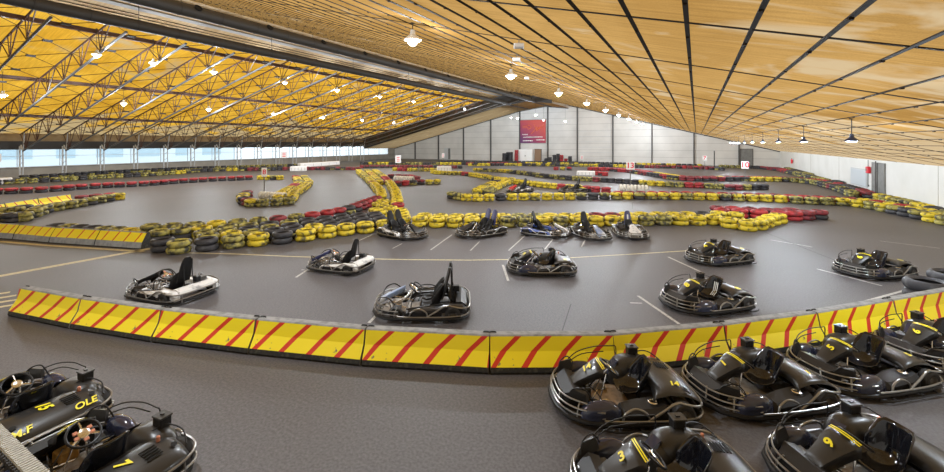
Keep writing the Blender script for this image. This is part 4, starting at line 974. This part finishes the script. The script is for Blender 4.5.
def race_kart(podm,nosem,seatm,twin=False,deckm=None,stripe=None,nw=1.0):
    """open kart with tall narrow seat backs"""
    t=empty('kart',(0,0,0)); guards(t,M['ksteel']); chassis(t,M['kalu']); wheels(t)
    ys=(-.2,.2) if twin else (0,)
    steering(t,M['copper'] if podm is M['kwhite'] else None,.14,.47)
    q=MB(); rows=[]
    for x,w,z in ((.92,.20,.20),(.86,.26,.27),(.74,.25,.335),(.60,.17,.40),(.44,.12,.475),(.34,.10,.52)):
        w*=nw; rows.append([(x+.01,-w-.02,z-.09),(x,-w,z),(x,0,z+.02),(x,w,z),(x+.01,w+.02,z-.09)])
    q.loft(rows,0,False); o=q.build('nose_panel',nosem,t,smooth=40); md=o.modifiers.new('s','SOLIDIFY'); md.thickness=.012
    for s in(-1,1):
        q=MB(); rows=[]
        for x,zt,yi,yo in ((.30,.17,.46,.60),(.20,.245,.42,.61),(-.1,.265,.40,.615),(-.36,.285,.40,.615),(-.50,.33,.42,.61),(-.86,.31,.40,.58),(-.93,.22,.40,.5)):
            rows.append([(x,s*yi,zt-.12),(x,s*yi,zt-.015),(x,s*(yi+.03),zt),(x,s*(yo-.05),zt),(x,s*yo,zt-.03),(x,s*yo,zt-.13)])
        q.loft(rows,0,True,True); pod=q.build('side_pod',podm,t,smooth=30)
        q=MB(); q.box((-.1,s*.615,.19),(.5,.015,.07),ch=.004); q.build('side_vent',M['hole'],pod,smooth=0)
        q=MB(); q.box((-.12,s*.618,.165),(.66,.02,.10),ch=.006); q.box((-.70,s*.60,.225),(.32,.02,.09),ch=.006,rot=Matrix.Rotation(s*R(6),3,'Z')); q.tube([(.25,s*.55,.25),(-.1,s*.53,.285),(-.5,s*.53,.345)],.012,6); q.build('pod_skirt',M['kmatt'],pod,smooth=20)
        q=MB(); q.hull([(.62,s*.36,.16),(.64,s*.52,.14),(.36,s*.52,.2),(.36,s*.36,.26),(.5,s*.4,.28),(.5,s*.54,.26)]); q.build('front_fender',M['kmatt'],t,smooth=20)
    q=MB(); q.hull([(-.72,s*.42,.30) for s in(-1,1)]+[(-.95,s*.42,.24) for s in(-1,1)]+[(-.72,s*.42,.33) for s in(-1,1)]+[(-.93,s*.40,.29) for s in(-1,1)]+[(-.82,s*.42,.34) for s in(-1,1)]); q.build('rear_deck',deckm or podm,t,smooth=20)
    for y in ys:
        seat(t,M['kmatt'],y,.8)
        q=MB(); rows=[]
        for x,z,w in ((-.44,.36,.15),(-.49,.50,.15),(-.53,.66,.14),(-.565,.80,.125),(-.59,.90,.10),(-.60,.955,.055)):
            rows.append([(x-.02,y-w,z),(x+.012,y-w,z),(x+.03,y,z+.004),(x+.012,y+w,z),(x-.02,y+w,z),(x-.03,y,z)])
        q.loft(rows,0,True,True); bk=q.build('tall_backrest',seatm,t,smooth=40)
        if stripe:
            q=MB(); q.loft([[(x+.034,y-.03,z),(x+.034,y+.03,z)] for x,z in ((-.49,.5),(-.53,.66),(-.565,.80))],0,False); q.build('back_stripe',stripe,bk,smooth=0)
        q=MB()
        for s in(-1,1): q.tube([(-.62,y+s*.1,.9),(-.63,y+s*.1,.5),(-.70,y+s*.12,.12)],.011,6)
        q.build('backrest_stay',M['kmatt'],t)
    q=MB(); q.box((-.66,-.30,.24),(.22,.22,.2),ch=.02)
    for k in range(6): q.box((-.66,-.30,.345+k*.016),(.16,.18,.006))
    q.tube([(-.58,-.3,.42),(-.5,-.38,.45),(-.5,-.46,.36),(-.7,-.52,.22),(-.9,-.45,.18)],.022,8,sub=5); en=q.build('engine',M['greysteel'],t,smooth=20)
    q=MB(); q.box((-.72,-.14,.42),(.13,.12,.12),ch=.012); q.tube([(-.72,-.14,.36),(-.7,-.22,.3)],.02,8); q.build('air_box',M['kmatt'],t,smooth=20)
    q=MB(); q.box((.5,0,.16),(.18,.2,.14),ch=.02); q.build('fuel_tank',M['kalu'],t)
    for s in(-1,1):
        q=MB(); q.tube([(.85,s*.2,.28),(.78,s*.33,.40),(.62,s*.42,.42),(.48,s*.47,.30)],.012,8,sub=5); q.build('nose_hoop',M['kmatt'],t)
        q=MB(); q.tube([(.2,s*.25,.1),(.17,s*.26,.28),(.05,s*.3,.42),(-.15,s*.3,.44),(-.3,s*.28,.40)],.011,6,sub=5); q.build('seat_rail',M['kmatt'],t)
    q=MB(); q.tube([(.42,.38,.12),(.56,.0,.12),(.42,-.38,.12)],.011,6); q.tube([(.7,.1,.3),(.5,.15,.2),(.3,.2,.14)],.012,6); q.tube([(.62,-.12,.26),(.4,-.2,.2),(.2,-.24,.12)],.012,6); q.tube([(.55,.22,.22),(.4,.02,.24),(.3,-.12,.2)],.009,6,sub=4)
    q.build('linkage',M['kchrome'],t)
    if twin:
        ax=Vector((-.62,0,.79)).normalized(); Mx=Matrix.Translation((.1,-.24,.44))@ax.to_track_quat('Z','Y').to_matrix().to_4x4()
        q=MB(); q.lathe([(.11+.012*math.cos(a),.012*math.sin(a)) for a in [2*math.pi*i/8 for i in range(8)]],24,Mx,loop=True); q.tube([Mx@Vector((0,0,0)),(.4,-.1,.14)],.011,6); q.build('passenger_ring',M['kmatt'],t)
    return t
def place(t,r_,d,deg,label,cat='kart',group=None,s=1.0):
    x,y=cam2w(r_,d); t.location=(x,y,0); t.rotation_euler=(0,0,R(deg)+PSI); t.scale=(s,s,s); return tag(t,label,cat,group)
def numbers(t,n,front=True,rear=True,fs=.13,rs=.13,ry=.30):
    pn=[c for c in t.children if c.name.startswith('number_panel')][0]; rf=[c for c in t.children if c.name.startswith('rear_fairing')][0]
    if front:
        nv=Vector((-.5,0,.0)); slope=Vector((-.4,0,.235))
        text_mesh('front_number',n,fs,M['kyellow'],pn,frame((.47,0,.493),(-1,0,.58),(0,-1,0)),.035,.2)
    if rear: text_mesh('rear_number',n,rs,M['kyellow'],rf,frame((-.67 if ry>.1 else -.64,ry,.413),(-1,0,-.08),(0,-1,.0)),.035,.3)
G='black rental karts'
kp=rental_kart()
spots=[(1.98,5.60,182,'14','black rental kart number 14 nearest the barrier, left of the front right group'),
(3.90,5.77,190,'1','black rental kart number 1 parked between karts 14 and 5 by the barrier'),
(5.76,6.22,192,'5','black rental kart to the right of number 1, side frame standing out on the floor'),
(7.60,6.75,193,'6','black rental kart cut off by the right photo edge, beside the barrier'),
(1.88,4.02,183,'3','black rental kart number 3 cut off by the bottom edge, before kart 14'),
(4.05,4.24,188,'9','black rental kart number 9 in the bottom right corner'),
(-5.62,5.14,157,'15','black rental kart number 15 with lettered tail at the left photo edge'),
(-3.95,4.26,157,'7','black rental kart with copper wheel pads in the bottom left corner'),
(1.87,11.35,180,'2','black rental kart with yellow marks parked alone in mid floor below the grid'),
(7.3,12.3,197,'4','black rental kart with yellow marks parked right of the yellow floor line'),
(5.02,8.95,196,'8','black rental kart with painted pale seat reflections just behind the near barrier'),
(10.75,11.1,196,'6','black rental kart farthest right in mid floor, near the wall row')]
for k,(r_,d,a,n,lab) in enumerate(spots):
    o=copy_tree(kp); place(o,r_,d,a,lab,'kart',G,.93)
    numbers(o,n,True,True,.15 if k<8 else .2,(.17 if k in(6,7) else .14) if k<8 else .22,.03 if k in(6,7) else .30)
    if k==0:
        ft=[c for c in o.children if c.name.startswith('floor_tray')][0]; ft.data=ft.data.copy(); ft.data.materials[0]=M['ktan']; ft['label']='tan floor tray'
    if k==6:
        rf=[c for c in o.children if c.name.startswith('rear_fairing')][0]
        text_mesh('tail_lettering','M.F',.13,M['kyellow'],rf,frame((-.915,.33,.338),(0,-1,0),(.095,0,.057)),.02,.25); text_mesh('tail_lettering','OLE',.13,M['kyellow'],rf,frame((-.915,-.28,.338),(0,-1,0),(.095,0,.057)),.02,.25)
    if k in (7,):
        sw=[c for c in o.children if c.name.startswith('steering_wheel')][0]; q=MB()
        ax=Vector((-.62,0,.79)).normalized(); Mx=Matrix.Translation((.13,0,.5))@ax.to_track_quat('Z','Y').to_matrix().to_4x4()
        for a_ in (30,150,200,270,340): dd=Vector((math.cos(R(a_)),math.sin(R(a_)),.1)); q.box(Mx@(dd*.075),(.045,.04,.02),rot=Mx.to_3x3(),ch=.006)
        q.build('copper_pads',M['copper'],sw); 
        ft=[c for c in o.children if c.name.startswith('fuel_tank')][0]; ft.data=ft.data.copy(); ft.data.materials[0]=M['amber']; ft['label']='amber fuel tank'
    if k==10:  # white bars painted in as the gloss seat's reflections
        st=[c for c in o.children if c.name.startswith('seat')][0]; q=MB()
        for s in (-.07,-.025,.02):
            q.loft([[(x+.02,s-.012,z+.008),(x+.02,s+.012,z+.008)] for x,z in ((-.30,.17),(-.385,.245),(-.415,.345),(-.438,.465))],0,False)
        q.build('seat_stripes',M['white'],st,smooth=0)
def rm(t):
    for c in list(t.children): rm(c)
    bpy.data.objects.remove(t)
rm(kp)
W,K_=M['kwhite'],M['kblack']
place(race_kart(W,M['kmatt'],M['kmatt'],False,None,None,.7),-7.0,9.55,160,'white-sided kart with tall black seat just behind the left barrier','kart',None,.96)
place(race_kart(W,M['kseatblue'],M['kmatt'],False,None,None,.7),-3.72,11.55,163,'white and dark blue kart with tall seat on the yellow floor line','kart',None,.9)
place(race_kart(K_,M['nosestrip'],M['kmatt'],True,M['kmatt'],None,.38),-1.05,8.62,181,'black twin-seat kart with blue nose behind the barrier, centre left','kart',None,1.0)
place(race_kart(W,M['kmatt'],M['kmatt'],True,K_,None,.7),-2.55,15.5,322,'white and blue twin-seat kart leftmost in the back grid row','kart',None,.98)
place(race_kart(K_,M['kmatt'],M['kseatblue'],True),.30,15.75,215,'dark twin-seat kart with two blue backrests in the back grid row','kart',None,.98)
place(race_kart(M['kblue'],M['kwhite'],M['kmatt'],False,K_,None,.5),2.85,15.7,332,'blue-sided kart with tall black seat, third in the back grid row','kart',None,.92)
place(race_kart(K_,M['nosestrip'],M['kmatt'],False,K_,None,.6),4.45,15.45,285,'pale-fronted kart with black seat, fourth in the back grid row','kart',None,.9)
place(race_kart(K_,M['kwhite'],M['kseatblue'],False,None,W),6.0,15.6,262,'kart with white-striped blue seat at right end of the back grid row','kart',None,.9)
place(race_kart(W,M['kred'],M['kmatt'],False,M['kblue']),3.4,29.6,215,'small far white and red kart behind the long tyre row','kart',None,1.0)
place(race_kart(K_,M['kmatt'],M['kmatt'],False,M['kyellow']),7.1,29.3,200,'small far dark kart with yellow deck behind the long tyre row','kart',None,1.0)
# ------------------------------------------------------------------ light and camera
w=bpy.data.worlds.new('World'); sc.world=w; w.use_nodes=True; nt=w.node_tree; bg=nt.nodes['Background']
tc=nt.nodes.new('ShaderNodeTexCoord'); sx=nt.nodes.new('ShaderNodeSeparateXYZ'); nt.links.new(tc.outputs['Generated'],sx.inputs[0])
rp=nt.nodes.new('ShaderNodeValToRGB'); e=rp.color_ramp.elements; e[0].position=0; e[0].color=(.82,.90,.95,1); e[1].position=.6; e[1].color=(.86,.94,1.0,1); nt.links.new(sx.outputs['Z'],rp.inputs[0]); nt.links.new(rp.outputs[0],bg.inputs[0])
bg.inputs[1].default_value=1.5
cd=bpy.data.cameras.new('Camera'); cd.sensor_width=36; cd.sensor_fit='HORIZONTAL'; cd.lens=36*412/944.; cd.shift_y=-(236-143.2)/944.; cd.clip_start=.05; cd.clip_end=400
cam=bpy.data.objects.new('Camera',cd); col.objects.link(cam); cam.location=(0,0,H); cam.rotation_euler=(R(90),0,PSI); sc.camera=cam
sc.view_settings.view_transform='Standard'; sc.view_settings.look='None'; sc.view_settings.gamma=1; sc.view_settings.use_curve_mapping=False; sc.view_settings.exposure=.2
